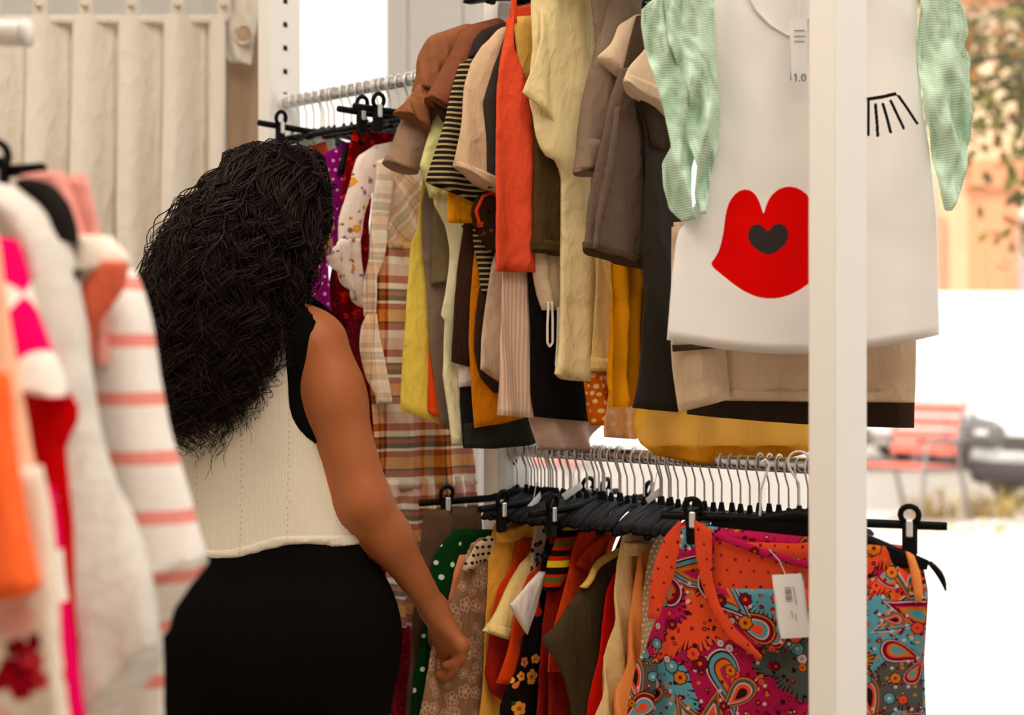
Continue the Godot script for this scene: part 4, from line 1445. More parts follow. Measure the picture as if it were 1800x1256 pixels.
	panel("front", M.charcoal, [1094, 148, 1112, 170, 1126, 230, 1126, 320, 1124, 440, 1128, 520, 1120, 620, 1104, 716], [1176, 190, 1178, 250, 1200, 320, 1220, 440, 1236, 520, 1244, 620, 1250, 730], {"n": 36, "th": 0.02, "am": 0.004, "w": 0.008})
	panel("side_panel", M.dark_brown, [1092, 146, 1110, 170, 1120, 210, 1128, 260], [1174, 194, 1178, 222, 1178, 246, 1174, 272], {"n": 10, "w": 0.016})
	# the fronts of the row, turned outwards towards the room
	garment("blouse", "sheer yellow gauze blouse glowing above the hooks of the lower rail", "blouse", facing(1270, 2.30, -4), "", 2.0)
	panel("body", M.gauze, [1240, 560, 1210, 660, 1120, 706, 1112, 745, 1122, 776, 1150, 797], [1440, 560, 1440, 660, 1440, 706, 1440, 745, 1436, 770, 1424, 790], {"n": 22, "m": 26, "th": 0.03, "bow": 0.022, "am": 0.01, "wl": 0.08})
	panel("hem", M.gauze_hem, [1134, 783, 1150, 798], [1424, 782, 1424, 792], {"n": 6, "m": 26, "th": 0.034, "bow": 0.022, "am": 0.01, "wl": 0.08})
	garment("top", "dark brown ribbed top, a strip under the beige hem", "top", facing(1400, 2.21, -4), "", 2.0)
	panel("body", M.dark_brown, [1196, 500, 1200, 640, 1208, 728], [1612, 500, 1610, 640, 1608, 752], {"n": 16, "m": 20, "bow": 0.004})
	garment("tunic", "beige linen tunic hem under the printed white top", "tunic", facing(1400, 2.15, -4), "", 2.0)
	panel("body", M.beige, [1184, 390, 1184, 520, 1190, 640, 1196, 700], [1612, 390, 1612, 520, 1610, 640, 1608, 704], {"n": 20, "m": 20, "am": 0.005})
	panel("hem", M.beige, [1196, 684, 1196, 703], [1609, 686, 1608, 707], {"n": 4, "m": 20, "th": 0.018})
	panel("sleeve", M.beige, [1180, 400, 1178, 600, 1181, 650, 1192, 724], [1262, 400, 1270, 560, 1278, 640, 1283, 700], {"n": 18, "th": 0.02, "w": 0.014})
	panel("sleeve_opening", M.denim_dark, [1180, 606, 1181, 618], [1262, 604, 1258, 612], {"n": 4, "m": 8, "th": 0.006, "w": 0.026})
	for q in [[2.30, "the sheer yellow gauze blouse"], [2.21, "the dark brown ribbed top"], [2.15, "the beige linen tunic"], [2.06, "the printed white top"]]:
		hanger_at("plain", at(1408, MIDY, q[0]) * Vector3(1, 0, 1) + Vector3(0, 2.03, 0), -4, "hanger on the rail's front arm holding " + q[1], "hangers on the upper rail")
	build_printed_top()


func build_printed_top():
	garment("top", "sleeveless white top printed with red lips and black lashes, green ruffles at the shoulders", "top", facing(1410, 2.06, -4), "", 2.0)
	var size := 0.62
	var n := 1024
	var mid := hit(1410, 300)
	var im := canvas(n, Color(0.925, 0.905, 0.885))
	var to_tex = func(px: Array) -> PackedVector2Array:
		var out := PackedVector2Array()
		for i in range(0, px.size(), 2):
			var p := hit(px[i], px[i + 1])
			out.append(Vector2((p.x - mid.x + size / 2) / size * n, (mid.y + size / 2 - p.y) / size * n))
		return out
	var smooth = func(pts: PackedVector2Array) -> PackedVector2Array:
		for pass_ in 2:
			var out := PackedVector2Array()
			for i in pts.size():
				var a := pts[i]
				var b := pts[(i + 1) % pts.size()]
				out.append(a.lerp(b, 0.25))
				out.append(a.lerp(b, 0.75))
			pts = out
		return pts
	var red := Color(0.86, 0.03, 0.02)
	var lips := [1246, 466, 1254, 456, 1263, 440, 1270, 410, 1273, 380, 1279, 358, 1290, 342, 1304, 335, 1318, 338, 1328, 350, 1334, 366, 1338, 382, 1342, 366, 1349, 350, 1362, 337, 1380, 331, 1400, 335, 1416, 348, 1426, 368, 1432, 400, 1434, 430, 1440, 450, 1452, 466, 1440, 478, 1416, 500, 1392, 516, 1366, 525, 1342, 526, 1318, 520, 1294, 506, 1272, 488]
	fill(im, smooth.call(to_tex.call(lips)), red)
	fill(im, smooth.call(to_tex.call([1311, 416, 1314, 404, 1322, 397, 1332, 397, 1340, 404, 1345, 411, 1350, 404, 1358, 397, 1369, 396, 1378, 403, 1381, 414, 1378, 428, 1368, 439, 1356, 447, 1346, 450, 1334, 446, 1322, 438, 1314, 428])), Color(0.21, 0.19, 0.185))
	var ink := Color(0.09, 0.08, 0.08)
	for q in [[1500, 181, 1520, 180, 1545, 176, 1571, 169, 4.0], [1520, 184, 1520, 240, 1520, 241, 1520, 242, 2.6], [1532, 190, 1535, 225, 1536, 242, 1536, 243, 3.4], [1545, 189, 1552, 212, 1558, 236, 1559, 237, 3.4], [1559, 183, 1570, 205, 1581, 227, 1582, 229, 3.4], [1572, 171, 1590, 195, 1606, 217, 1608, 219, 3.4], [1500, 190, 1498, 225, 1496, 240, 1496, 241, 3.4]]:
		var path: PackedVector2Array = to_tex.call(q.slice(0, 8))
		for i in 3:
			for e in 60:
				var z := path[i].lerp(path[i + 1], e / 60.0)
				dot(im, z.x, z.y, q[8], ink)
	for q2 in [[1549, 184], [1573, 168]]:
		var z2: PackedVector2Array = to_tex.call(q2)
		dot(im, z2[0].x, z2[0].y, 5, Color(0.95, 0.93, 0.9))
	var m := cloth(Color.WHITE, {"tex": tex(im), "tile": size, "ox": (size / 2 - mid.x) / size, "oy": (mid.y + size / 2) / size})
	m.normal_enabled = false
	panel("body", m, [1300, -124, 1256, -74, 1252, 0, 1255, 140, 1262, 200, 1252, 300, 1208, 385, 1190, 410, 1181, 481, 1172, 597], [1540, -124, 1590, -74, 1612, 0, 1614, 120, 1624, 200, 1636, 280, 1646, 370, 1649, 420, 1650, 500, 1652, 588], {"n": 40, "m": 30, "th": 0.06, "am": 0.005, "wl": 0.16, "bow": 0.024, "skew": 0.05})
	strip("neck_binding", M.white_tee, [1300, -40, 1310, 0, 1326, 28, 1350, 53, 1378, 70, 1412, 77, 1450, 68, 1484, 42, 1510, 0, 1520, -40], 0.004, 0.031, 0.5)
	panel("ruffle", M.seersucker, [1150, 8, 1127, 24, 1126, 50, 1132, 90, 1142, 125, 1155, 165, 1166, 205, 1174, 245, 1178, 264, 1163, 288, 1165, 330, 1176, 370, 1200, 391], [1176, -6, 1184, 30, 1182, 75, 1206, 110, 1222, 150, 1232, 190, 1234, 240, 1224, 265, 1214, 300, 1212, 340, 1214, 370, 1222, 388], {"n": 60, "m": 22, "th": 0.012, "am": 0.012, "wl": 0.045, "skew": 0.35, "w": 0.03, "crimp": 0.024})
	panel("ruffle", M.seersucker, [1156, -60, 1160, 0, 1168, 40, 1172, 90, 1192, 130, 1204, 170, 1210, 200, 1202, 236, 1208, 262, 1221, 300, 1217, 350, 1228, 384], [1250, -60, 1250, 0, 1253, 60, 1257, 140, 1261, 200, 1263, 235, 1258, 265, 1247, 310, 1241, 350, 1238, 380], {"n": 60, "m": 22, "th": 0.014, "am": 0.012, "wl": 0.04, "skew": -0.3, "w": 0.046, "crimp": 0.03})
	panel("ruffle", M.seersucker, [1596, -60, 1611, 0, 1610, 60, 1612, 120, 1619, 200, 1631, 250, 1641, 310, 1648, 350, 1656, 372], [1640, -60, 1672, 0, 1693, 30, 1697, 60, 1690, 85, 1700, 110, 1697, 170, 1702, 240, 1692, 290, 1682, 340, 1664, 374], {"n": 60, "m": 24, "th": 0.012, "am": 0.010, "wl": 0.05, "skew": 0.5, "w": 0.02, "crimp": 0.028})
	# its swing ticket
	pl = facing(1402, 2.005, 2)
	var c := in_plane(hit(1404, 90))
	var t := thing("price_tag", "white swing ticket hanging at the printed top's neck beside the white post", "price tag", c)
	root_now = t
	panel("card", M.paper, [1388, 34, 1389, 141], [1422, 34, 1423, 140], {"n": 4, "m": 4, "th": 0.0012, "am": 0.0, "edge": 1})
	for q in [[1396, 54, 18], [1396, 64, 20], [1396, 73, 18]]:
		strip("print_line", M.print_grey, [q[0], q[1], q[0] + q[2], q[1]], 0.0009, 0.0008, 0.5)
	var s := TextMesh.new()
	s.text = "1.0"
	s.font = SystemFont.new()
	s.font.font_names = PackedStringArray(["Droid Sans"])
	s.font_size = 16
	s.pixel_size = 0.0009
	s.depth = 0.0006
	var o = put(t, "print_price", s, M.print_grey)
	o.transform = Transform3D(Basis(pl.u, Vector3.UP, pl.n), in_plane(hit(1405, 137), 0.0012) - c)
	strip("thread", M.paper, [1404, 36, 1406, 10, 1404, -20], 0.0006, 0.0)


# ------------------------------------------------------------------ the lower tier of the main rack, far to near
func build_lower_rail():
	var y := 1.133
	var g := "hangers on the lower rail"
	hanger("bar", 0.690, 34, y, "clip hanger whose bare bar end points at the woman's arm", g)
	hanger("bar", 0.775, 52, y, "clip hanger over the leopard spotted top", g)
	hanger("bar", 0.88, 54, y, "clip hanger over the collar banded in yellow and black", g)
	for k in 36:
		var t := 0.706 + k * 0.0175
		hanger("plain", t + 0.007, 58 + rng.randf_range(-3, 3), y + rng.randf_range(-0.004, 0.002), "black plastic hanger with a chrome wire hook on the lower rail", g, rng.randf_range(-0.04, 0.04))
	garment("trousers", "brown trousers clipped beside the woman's wrist", "trousers", plane(rack(0.697), 34), "", 1.04)
	panel("leg", M.trouser, [744, 897, 738, 960, 735, 1030, 722, 1110, 714, 1200, 712, 1300], [846, 890, 850, 960, 850, 1030, 850, 1110, 850, 1200, 850, 1300], {"am": 0.008, "wl": 0.05})
	garment("dress", "dark green dress with white dots left of the lace dress", "dress", on_rack(0.71, 36), "", 1.04)
	panel("body", M.dotted_green, [800, 930, 778, 950, 762, 985, 752, 1040, 740, 1110, 728, 1190, 722, 1300], [870, 930, 866, 960, 862, 1000, 858, 1040, 850, 1110, 846, 1190, 840, 1300], {"am": 0.006})
	garment("top", "peach top, a narrow strip against the lace dress", "top", on_rack(0.722, 37), "", 1.04)
	panel("body", M.peach, [806, 975, 796, 1000, 788, 1050, 780, 1110, 764, 1200], [860, 975, 860, 1000, 858, 1050, 856, 1110, 852, 1200], {"n": 16})
	garment("dress", "taupe lace dress that the woman's hand reaches for", "dress", on_rack(0.737, 38), "", 1.04)
	panel("body", M.lace, [846, 945, 826, 962, 808, 1000, 796, 1040, 776, 1090, 755, 1151, 742, 1200, 728, 1300], [874, 945, 876, 1000, 876, 1060, 872, 1120, 866, 1180, 860, 1230, 858, 1300], {"n": 30, "m": 16, "am": 0.007, "wl": 0.09, "th": 0.02})
	panel("yoke", M.crochet, [852, 940, 828, 958, 806, 986, 803, 1000], [866, 944, 864, 962, 858, 980, 832, 992], {"n": 8, "w": 0.013})
	garment("shirt", "honey yellow shirt right of the lace dress", "shirt", on_rack(0.754, 39), "", 1.04)
	panel("body", M.honey, [872, 912, 866, 930, 862, 975, 858, 1040, 852, 1110, 846, 1190, 840, 1300], [950, 900, 944, 922, 936, 975, 932, 1040, 928, 1110, 924, 1190, 920, 1300], {"am": 0.008})
	panel("collar", M.honey, [864, 932, 866, 954], [922, 912, 912, 942], {"n": 5, "w": 0.014, "th": 0.02})
	garment("blouse", "rust red blouse under the butter yellow sleeve", "blouse", on_rack(0.768, 40), "", 1.04)
	panel("body", M.red_rust, [910, 945, 900, 985, 878, 1030, 860, 1100], [960, 945, 958, 985, 950, 1030, 940, 1100], {"n": 14})
	panel("sleeve", M.rust_red, [862, 1090, 854, 1120, 848, 1184, 856, 1215, 886, 1232], [934, 1090, 930, 1120, 926, 1160, 922, 1200, 916, 1236], {"n": 16, "w": 0.006, "th": 0.03, "am": 0.007})
	garment("top", "leopard spotted top under the black clips", "top", on_rack(0.782, 40), "", 1.04)
	panel("body", M.leopard, [930, 884, 922, 920, 912, 960, 908, 1000], [992, 880, 984, 920, 972, 965, 962, 1010], {"n": 14, "w": 0.03})
	garment("tee", "butter yellow tee with a long sleeve flap", "tee", on_rack(0.796, 41), "", 1.04)
	panel("sleeve", M.butter, [968, 925, 948, 950, 930, 975, 914, 990, 886, 1046, 852, 1108], [1000, 925, 988, 960, 980, 985, 960, 1010, 940, 1050, 892, 1122], {"n": 18, "th": 0.03, "am": 0.003})
	panel("sleeve_hem", M.butter, [860, 1094, 852, 1109], [900, 1106, 891, 1123], {"n": 4, "th": 0.036})
	garment("blouse", "orange red blouse left of the black floral dress", "blouse", on_rack(0.812, 41), "", 1.04)
	panel("body", M.red_rust, [950, 985, 924, 1010, 908, 1060, 890, 1130, 872, 1200], [990, 985, 980, 1010, 970, 1060, 956, 1130, 930, 1204], {"n": 18, "am": 0.004, "w": 0.004})
	garment("dress", "black dress strewn with red and yellow flowers", "dress", on_rack(0.832, 42), "", 1.04)
	panel("body", M.floral_black, [974, 915, 960, 945, 950, 985, 938, 1060, 922, 1120, 900, 1190, 884, 1240, 878, 1310], [1034, 910, 1024, 945, 1020, 985, 1018, 1060, 1012, 1120, 1006, 1190, 1000, 1240, 996, 1310], {"n": 26, "am": 0.006, "th": 0.02})
	garment("tee", "white tee sleeve folded to a point above the black floral dress", "tee", on_rack(0.85, 42), "", 1.04)
	panel("sleeve", M.offwhite, [949, 1005, 930, 1024, 912, 1042, 896, 1061], [958, 1004, 950, 1040, 942, 1078, 926, 1115], {"n": 12, "th": 0.014, "am": 0.003})
	garment("shirt", "shirt with a collar banded in yellow, black and red", "shirt", on_rack(0.868, 42), "", 1.04)
	panel("body", M.rust_dark, [975, 990, 962, 1040, 956, 1090, 952, 1150, 944, 1220, 936, 1310], [1030, 990, 1030, 1040, 1028, 1090, 1024, 1150, 1020, 1220, 1016, 1310], {"am": 0.006})
	panel("collar", M.collar_bands, [988, 918, 966, 945, 956, 985, 950, 1036], [1014, 916, 998, 955, 984, 1000, 966, 1040], {"n": 16, "w": 0.014, "th": 0.02})
	garment("shirt", "rust orange shirt with a stand collar, left of the army green tee", "shirt", on_rack(0.89, 43), "", 1.04)
	panel("body", M.red_rust, [1022, 925, 1004, 965, 996, 1000, 984, 1060, 972, 1120, 960, 1180], [1090, 922, 1078, 955, 1070, 1000, 1060, 1060, 1050, 1120, 1040, 1180], {"n": 20, "am": 0.006})
	panel("collar", M.red_rust, [1050, 936, 1024, 960, 1002, 990], [1066, 940, 1054, 972, 1026, 1002], {"n": 8, "w": 0.013, "th": 0.016})
	panel("lower_body", M.rust_dark, [972, 1130, 968, 1200, 962, 1310], [1040, 1130, 1036, 1200, 1030, 1310], {"n": 10, "w": -0.004})
	garment("tee", "army green tee with a wide pointed sleeve and gold neckband", "tee", on_rack(0.925, 44), "", 1.04)
	panel("sleeve", M.army, [1096, 940, 1084, 968, 1062, 982, 1040, 1006, 1010, 1050, 980, 1090, 953, 1124, 972, 1154, 990, 1190, 1006, 1240, 1014, 1310], [1124, 940, 1114, 968, 1110, 1000, 1108, 1040, 1100, 1080, 1092, 1120, 1086, 1154, 1080, 1200, 1074, 1250, 1066, 1310], {"n": 34, "m": 14, "th": 0.03, "am": 0.004})
	panel("neckband", M.collar_gold, [1080, 962, 1054, 976, 1032, 1000, 1013, 1030], [1088, 968, 1066, 982, 1044, 1002, 1020, 1032], {"n": 10, "m": 6, "w": 0.008, "th": 0.014})
	garment("top", "bright red top between the army green tee and the cream shirt", "top", on_rack(0.955, 44), "", 1.04)
	panel("body", M.red, [1112, 950, 1096, 985, 1080, 1010, 1064, 1050, 1054, 1090, 1050, 1150, 1040, 1230, 1030, 1310], [1146, 950, 1142, 990, 1138, 1010, 1134, 1050, 1130, 1090, 1120, 1150, 1110, 1230, 1104, 1310], {"am": 0.006})
	garment("shirt", "cream shirt with a dark button and turned collar", "shirt", on_rack(0.99, 44), "", 1.04)
	panel("body", M.cream_shirt, [1090, 935, 1088, 956, 1084, 1000, 1080, 1050, 1072, 1110, 1060, 1190, 1044, 1310], [1164, 930, 1160, 950, 1158, 1000, 1152, 1060, 1142, 1130, 1130, 1200, 1118, 1310], {"n": 28, "am": 0.009, "wl": 0.04, "th": 0.02})
	panel("collar", M.cream_shirt, [1085, 952, 1085, 976], [1144, 948, 1142, 972], {"n": 6, "w": 0.013, "th": 0.016})
	var b := Shape.new()
	var c := in_plane(hit(1097, 1092), 0.017) - root_now.position
	tube_into(b, [c, c + pl.n * 0.003], 0.006, 12)
	put(root_now, "button", b.mesh(), M.black_plastic)
	garment("blouse", "apricot blouse, a long strip before the cream shirt", "blouse", on_rack(1.012, 44), "", 1.04)
	panel("body", M.apricot, [1126, 975, 1114, 1010, 1112, 1060, 1104, 1130, 1094, 1200, 1082, 1240, 1080, 1310], [1160, 950, 1146, 1010, 1138, 1060, 1130, 1130, 1122, 1200, 1116, 1240, 1112, 1310], {"am": 0.008, "wl": 0.04, "th": 0.02})
	garment("blouse", "beaded beige blouse edge beside the paisley blouse", "blouse", on_rack(1.03, 45), "", 1.04)
	panel("body", M.beaded, [1160, 915, 1146, 954, 1140, 990, 1134, 1040, 1126, 1100, 1118, 1170], [1200, 905, 1184, 950, 1178, 990, 1174, 1040, 1168, 1100, 1160, 1170], {"n": 16})
	# paper tags caught between the hangers
	for q in [[0.79, "white paper tag over the leopard spotted top", 938, 876, 24, 26], [0.83, "long white paper tag standing up among the lower rail's hangers", 1004, 858, 34, 22], [1.0, "pale pink paper tag beside the paisley blouse's left clip", 1148, 866, 26, 20]]:
		pl = plane(rack(q[0]) + Vector3(-0.02, 0, 0.03), 40)
		root_now = thing("paper_tag", q[1], "tag", in_plane(hit(q[2], q[3])))
		panel("card", M.paper, [q[2] - q[4] * 0.5, q[3] + q[5] * 0.5, q[2] - q[4] * 0.3, q[3] + q[5]], [q[2] + q[4] * 0.5, q[3] - q[5] * 0.5, q[2] + q[4] * 0.6, q[3] - q[5] * 0.1], {"n": 4, "m": 6, "th": 0.0015, "am": 0.002})
		strip("thread", M.paper, [q[2], q[3], q[2] + 4, q[3] - 22, q[2] + 8, q[3] - 40], 0.0006, 0.0)
	build_paisley_blouse()


func build_paisley_blouse():
	# hung facing the room, its right side nearer
	garment("blouse", "bright paisley blouse in pink, orange and turquoise facing the room", "blouse", plane(at(1405, MIDY, 2.06), -20), "", 1.0)
	panel("body", M.paisley, [1196, 918, 1180, 950, 1170, 1010, 1160, 1070, 1136, 1130, 1118, 1200, 1100, 1320], [1600, 962, 1622, 990, 1632, 1040, 1628, 1100, 1624, 1160, 1626, 1230, 1630, 1320], {"n": 34, "m": 30, "th": 0.05, "am": 0.008, "wl": 0.1})
	panel("lining", M.paisley_orange, [1262, 948, 1258, 1010, 1262, 1060, 1290, 1110], [1480, 952, 1500, 1010, 1460, 1060, 1380, 1116], {"n": 12, "m": 14, "th": 0.012, "w": 0.026, "am": 0.001})
	panel("inner_back", M.paisley, [1262, 1028, 1272, 1070, 1320, 1130], [1490, 1030, 1450, 1080, 1390, 1140], {"n": 10, "m": 12, "th": 0.01, "w": 0.031, "am": 0.001})
	panel("collar", M.paisley_orange, [1204, 910, 1180, 935, 1164, 975, 1152, 1030, 1148, 1080], [1207, 912, 1206, 950, 1196, 1000, 1180, 1050, 1170, 1078], {"n": 16, "w": 0.037, "th": 0.006, "am": 0.004, "wl": 0.05})
	panel("collar", M.paisley_orange, [1230, 908, 1232, 960, 1240, 1010, 1256, 1060, 1290, 1110, 1340, 1150], [1262, 926, 1262, 970, 1262, 1010, 1276, 1056, 1306, 1100, 1350, 1142], {"n": 20, "m": 8, "w": 0.041, "th": 0.006, "am": 0.004, "wl": 0.05})
	panel("neck_trim", M.paisley, [1252, 918, 1300, 940, 1350, 958, 1410, 976, 1480, 985], [1254, 932, 1300, 954, 1350, 972, 1410, 990, 1480, 999], {"n": 20, "m": 6, "w": 0.038, "th": 0.004, "am": 0.001})
	panel("sleeve", M.paisley_teal, [1570, 985, 1520, 1040, 1500, 1150, 1500, 1320], [1632, 1030, 1628, 1110, 1624, 1200, 1628, 1320], {"n": 20, "w": 0.03, "th": 0.035, "am": 0.006})
	panel("front_edge", M.paisley_teal, [1130, 1150, 1116, 1210, 1100, 1320], [1166, 1150, 1160, 1210, 1150, 1320], {"n": 10, "m": 8, "w": 0.03, "th": 0.008})
	panel("strap_end", M.apricot, [1596, 960, 1606, 1000, 1614, 1050], [1612, 968, 1624, 1000, 1628, 1040], {"n": 6, "m": 6, "w": 0.05, "th": 0.012})
	# the two clip hangers that hold its shoulders
	hanger_at("bar", in_plane(hit(1405, 800), 0.0) * Vector3(1, 0, 1) + Vector3(0, 1.15, 0), -20, "clip hanger holding the paisley blouse's shoulders", "hangers on the lower rail", -0.0)
	var h2 := thing("hanger", "broad black plastic hanger inside the paisley blouse's neck", "hanger", in_plane(Vector2(0, 1.035), 0.0), "")
	root_now = h2
	panel("shoulder_bar", M.black_plastic, [1250, 910, 1250, 930], [1430, 898, 1430, 978], {"n": 6, "m": 10, "th": 0.012, "am": 0.0, "w": 0.0})
	panel("arm_end", M.black_plastic, [1628, 988, 1640, 1002, 1652, 1020, 1660, 1036], [1638, 986, 1654, 1000, 1664, 1020, 1664, 1038], {"n": 6, "m": 6, "th": 0.012, "am": 0.0})
	panel("arm", M.black_plastic, [1430, 898, 1430, 978], [1634, 984, 1630, 1000], {"n": 6, "m": 10, "th": 0.014, "am": 0.0, "w": 0.006})
	strip("hook", M.wire, [1340, 812, 1348, 806, 1354, 816, 1346, 840, 1340, 860, 1338, 905], 0.002, 0.01)
	# the swing ticket
	pl = facing(1386, 1.96, -6)
	var c := in_plane(hit(1386, 1064))
	var t := thing("price_tag", "white price ticket hanging on the paisley blouse", "price tag", c)
	root_now = t
	panel("card", M.paper, [1357, 1010, 1369, 1122], [1412, 1007, 1424, 1119], {"n": 4, "m": 4, "th": 0.0012, "am": 0.0, "edge": 1})
	for k in 7:
		strip("barcode_bar", M.print_grey, [1379 + k * 0.4, 1032 + k * 4.0, 1390 + k * 0.4, 1031.5 + k * 4.0], 0.0007 + 0.0004 * (k % 3), 0.0008, 0.5)
	for q in [[1394, 1030, 1400, 1062], [1391, 1072, 1393, 1084], [1398, 1078, 1400, 1090]]:
		strip("print_line", M.print_grey, q, 0.0007, 0.0008, 0.5)
	strip("thread", M.paper, [1383, 1014, 1370, 985, 1352, 965], 0.0006, 0.0)


# ------------------------------------------------------------------ the rail in the left front corner, out of focus
func build_left_rail():
	# the rail runs away from the lens and ends just inside the frame
	var e := at(46, 58, 1.5)
	var hang := at(-150, 178, 1.5)
	var dirv := Vector3(-0.42, 0, 0.9).normalized()
	var mid := e + dirv * 0.6
	var t := thing("clothes_rail", "white rail end in the upper left corner, before the curtain", "rail", mid)
	put(t, "bar", tube([hang - mid, hang + dirv * 0.6 - mid, hang + dirv * 1.3 - mid], 0.0125, 14), M.white_metal)
	put(t, "arm", tube([Vector3(hang.x - 0.02, e.y, hang.z) - mid, Vector3(hang.x + 0.1, e.y, hang.z) - mid, e - mid], 0.0135, 14), M.white_metal)
	put(t, "end_cap", tube([e - mid - Vector3(0.004, 0, 0), e - mid + Vector3(0.004, 0, 0)], 0.0145, 14), M.white_metal)
	for k in [0.05, 1.25]:
		var f = hang + dirv * k
		put(t, "leg", tube([Vector3(f.x - 0.02, 0.0, f.z) - mid, Vector3(f.x - 0.02, e.y - 0.012, f.z) - mid], 0.011, 12), M.white_metal)
		put(t, "foot", rounded_box(Vector3(0.5, 0.03, 0.05), 0.006, Vector3(f.x - 0.02, 0.015, f.z) - mid), M.white_metal)
	var g := "hangers on the left front rail"
	var on = func(s: float) -> Vector3:
		return hang + dirv * s
	var deg := -25.0
	for k in 6:
		hanger_at("bar" if k < 4 else "shoulder", on.call(0.03 + k * 0.05), deg, ["clip hanger nearest the white rail end, its black clips at the left edge", "black hanger carrying the striped pullover", "clip hanger carrying the grey white cardigan", "black hanger carrying the pink dotted dress", "black hanger carrying the orange blouse", "black hanger carrying the cream floral dress"][k], g)
	# far to near
	garment("pullover", "white pullover with broad coral stripes in front of the woman's back", "pullover", plane(on.call(0.04), deg), "", 1.5)
	panel("body", M.coral_striped, [150, 440, 158, 560, 168, 700, 180, 850, 190, 1100, 196, 1320], [200, 440, 225, 560, 240, 700, 258, 850, 268, 1100, 272, 1320], {"w": -0.01, "n": 24})
	panel("sleeve", M.coral_striped, [165, 470, 172, 560, 182, 660, 196, 760, 208, 850, 222, 950, 236, 1040, 248, 1100], [205, 440, 240, 490, 262, 545, 280, 640, 300, 740, 322, 820, 346, 920, 362, 978], {"th": 0.07, "w": 0.01, "n": 30, "am": 0.004})
	panel("cuff", M.coral_striped, [240, 1030, 246, 1060, 256, 1100, 272, 1126], [361, 970, 356, 1000, 334, 1040, 288, 1086], {"th": 0.05, "w": 0.012, "n": 10})
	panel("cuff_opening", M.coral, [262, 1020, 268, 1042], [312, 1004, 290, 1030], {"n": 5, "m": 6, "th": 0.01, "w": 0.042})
	garment("cardigan", "pink cardigan with coral lining on a dark hanger, behind the grey cardigan", "cardigan", plane(on.call(0.09), deg), "", 1.5)
	panel("body", M.pink, [60, 330, 62, 400, 70, 480, 80, 640], [150, 306, 170, 380, 178, 470, 186, 640], {"n": 16, "th": 0.03})
	panel("collar", M.pink, [72, 318, 86, 350, 112, 400, 130, 450], [132, 306, 148, 340, 162, 390, 176, 440], {"n": 12, "th": 0.03, "w": 0.02})
	panel("shoulder", M.lining_white, [160, 424, 158, 460, 150, 500], [204, 416, 232, 450, 236, 468], {"n": 8, "th": 0.04, "w": 0.012})
	panel("lapel", M.coral, [206, 462, 190, 490, 172, 530, 162, 580, 158, 620], [246, 462, 244, 500, 222, 548, 194, 580, 176, 622], {"n": 14, "th": 0.02, "w": 0.022})
	panel("pad", M.soft_black, [98, 338, 106, 350, 132, 372, 150, 402, 156, 432], [112, 322, 140, 330, 170, 362, 186, 400, 190, 430], {"n": 12, "th": 0.03, "w": 0.04})
	panel("label_tab", M.soft_black, [184, 478, 176, 510], [206, 478, 200, 512], {"n": 4, "m": 6, "th": 0.008, "w": 0.045})
	garment("cardigan", "long grey white knitted cardigan, out of focus at the left", "cardigan", plane(on.call(0.135), deg), "", 1.5)
	panel("body", M.cardigan, [-60, 350, -50, 420, -40, 600, -30, 800, -20, 1000, -10, 1320], [90, 350, 112, 420, 120, 600, 130, 800, 150, 1000, 190, 1320], {"w": -0.01, "n": 28, "th": 0.03})
	panel("sleeve", M.cardigan, [-30, 330, 30, 380, 60, 430, 80, 500, 98, 580, 112, 700, 120, 850, 134, 960, 148, 1080, 166, 1320], [40, 328, 92, 372, 124, 428, 144, 500, 158, 580, 180, 720, 205, 840, 240, 935, 272, 1030, 284, 1128], {"th": 0.06, "n": 40, "am": 0.008, "w": 0.012})
	for q in [[62, 438, 30, 16], [122, 640, 16, 24], [120, 850, 60, 20], [150, 1052, 36, 22]]:
		panel("darker_band", M.cardigan_grey, [q[0], q[1], q[0] + 2, q[1] + q[3]], [q[0] + q[2], q[1] - 3, q[0] + q[2] + 4, q[1] + q[3] - 3], {"n": 4, "m": 6, "th": 0.012, "w": 0.054, "am": 0.0})
	garment("dress", "magenta dress with big white dots, out of focus at the left", "dress", plane(on.call(0.185), deg), "", 1.5)
	panel("body", M.crimson, [-60, 600, -20, 660, 20, 720, 40, 860, 70, 900, 80, 1320], [50, 600, 80, 660, 124, 700, 132, 730, 112, 780, 116, 850, 126, 1000, 154, 1320], {"n": 30, "th": 0.02, "w": -0.004})
	var dotty := cloth(Color.WHITE, {"tex": M.dotted_magenta.albedo_texture, "tile": 0.11, "ox": 0.25 - hit(40, 534).x / 0.11, "oy": 0.25 + hit(40, 534).y / 0.11})
	panel("sleeve", dotty, [-10, 440, 6, 480, 16, 540, 34, 600, 44, 650, 64, 680], [40, 420, 62, 480, 80, 545, 100, 600, 122, 650, 130, 700], {"th": 0.05, "n": 18, "w": 0.018, "am": 0.003})
	panel("front_edge", M.dotted_magenta, [66, 860, 76, 930, 96, 1010, 104, 1100, 112, 1190, 118, 1320], [108, 850, 118, 930, 126, 1010, 142, 1100, 156, 1190, 170, 1320], {"th": 0.03, "n": 20, "w": 0.012})
	panel("turned_edge", M.lining_white, [40, 890, 60, 960, 80, 1040, 96, 1120, 110, 1220], [84, 880, 104, 950, 124, 1030, 128, 1120, 122, 1220], {"th": 0.03, "n": 14, "w": 0.02, "am": 0.006})
	garment("shirt", "pale peach shirt at the left edge behind the neon orange blouse", "shirt", plane(on.call(0.235), deg), "", 1.5)
	panel("sleeve", M.peach_pink, [-80, 380, -60, 480, -40, 600, -20, 740, 0, 900], [-14, 385, 0, 480, 20, 600, 42, 740, 66, 900], {"th": 0.03, "n": 18})
	garment("dress", "cream dress with a cluster of dark red flowers, low at the left edge", "dress", plane(on.call(0.26), deg), "", 1.5)
	var h0 := hit(66, 1170)
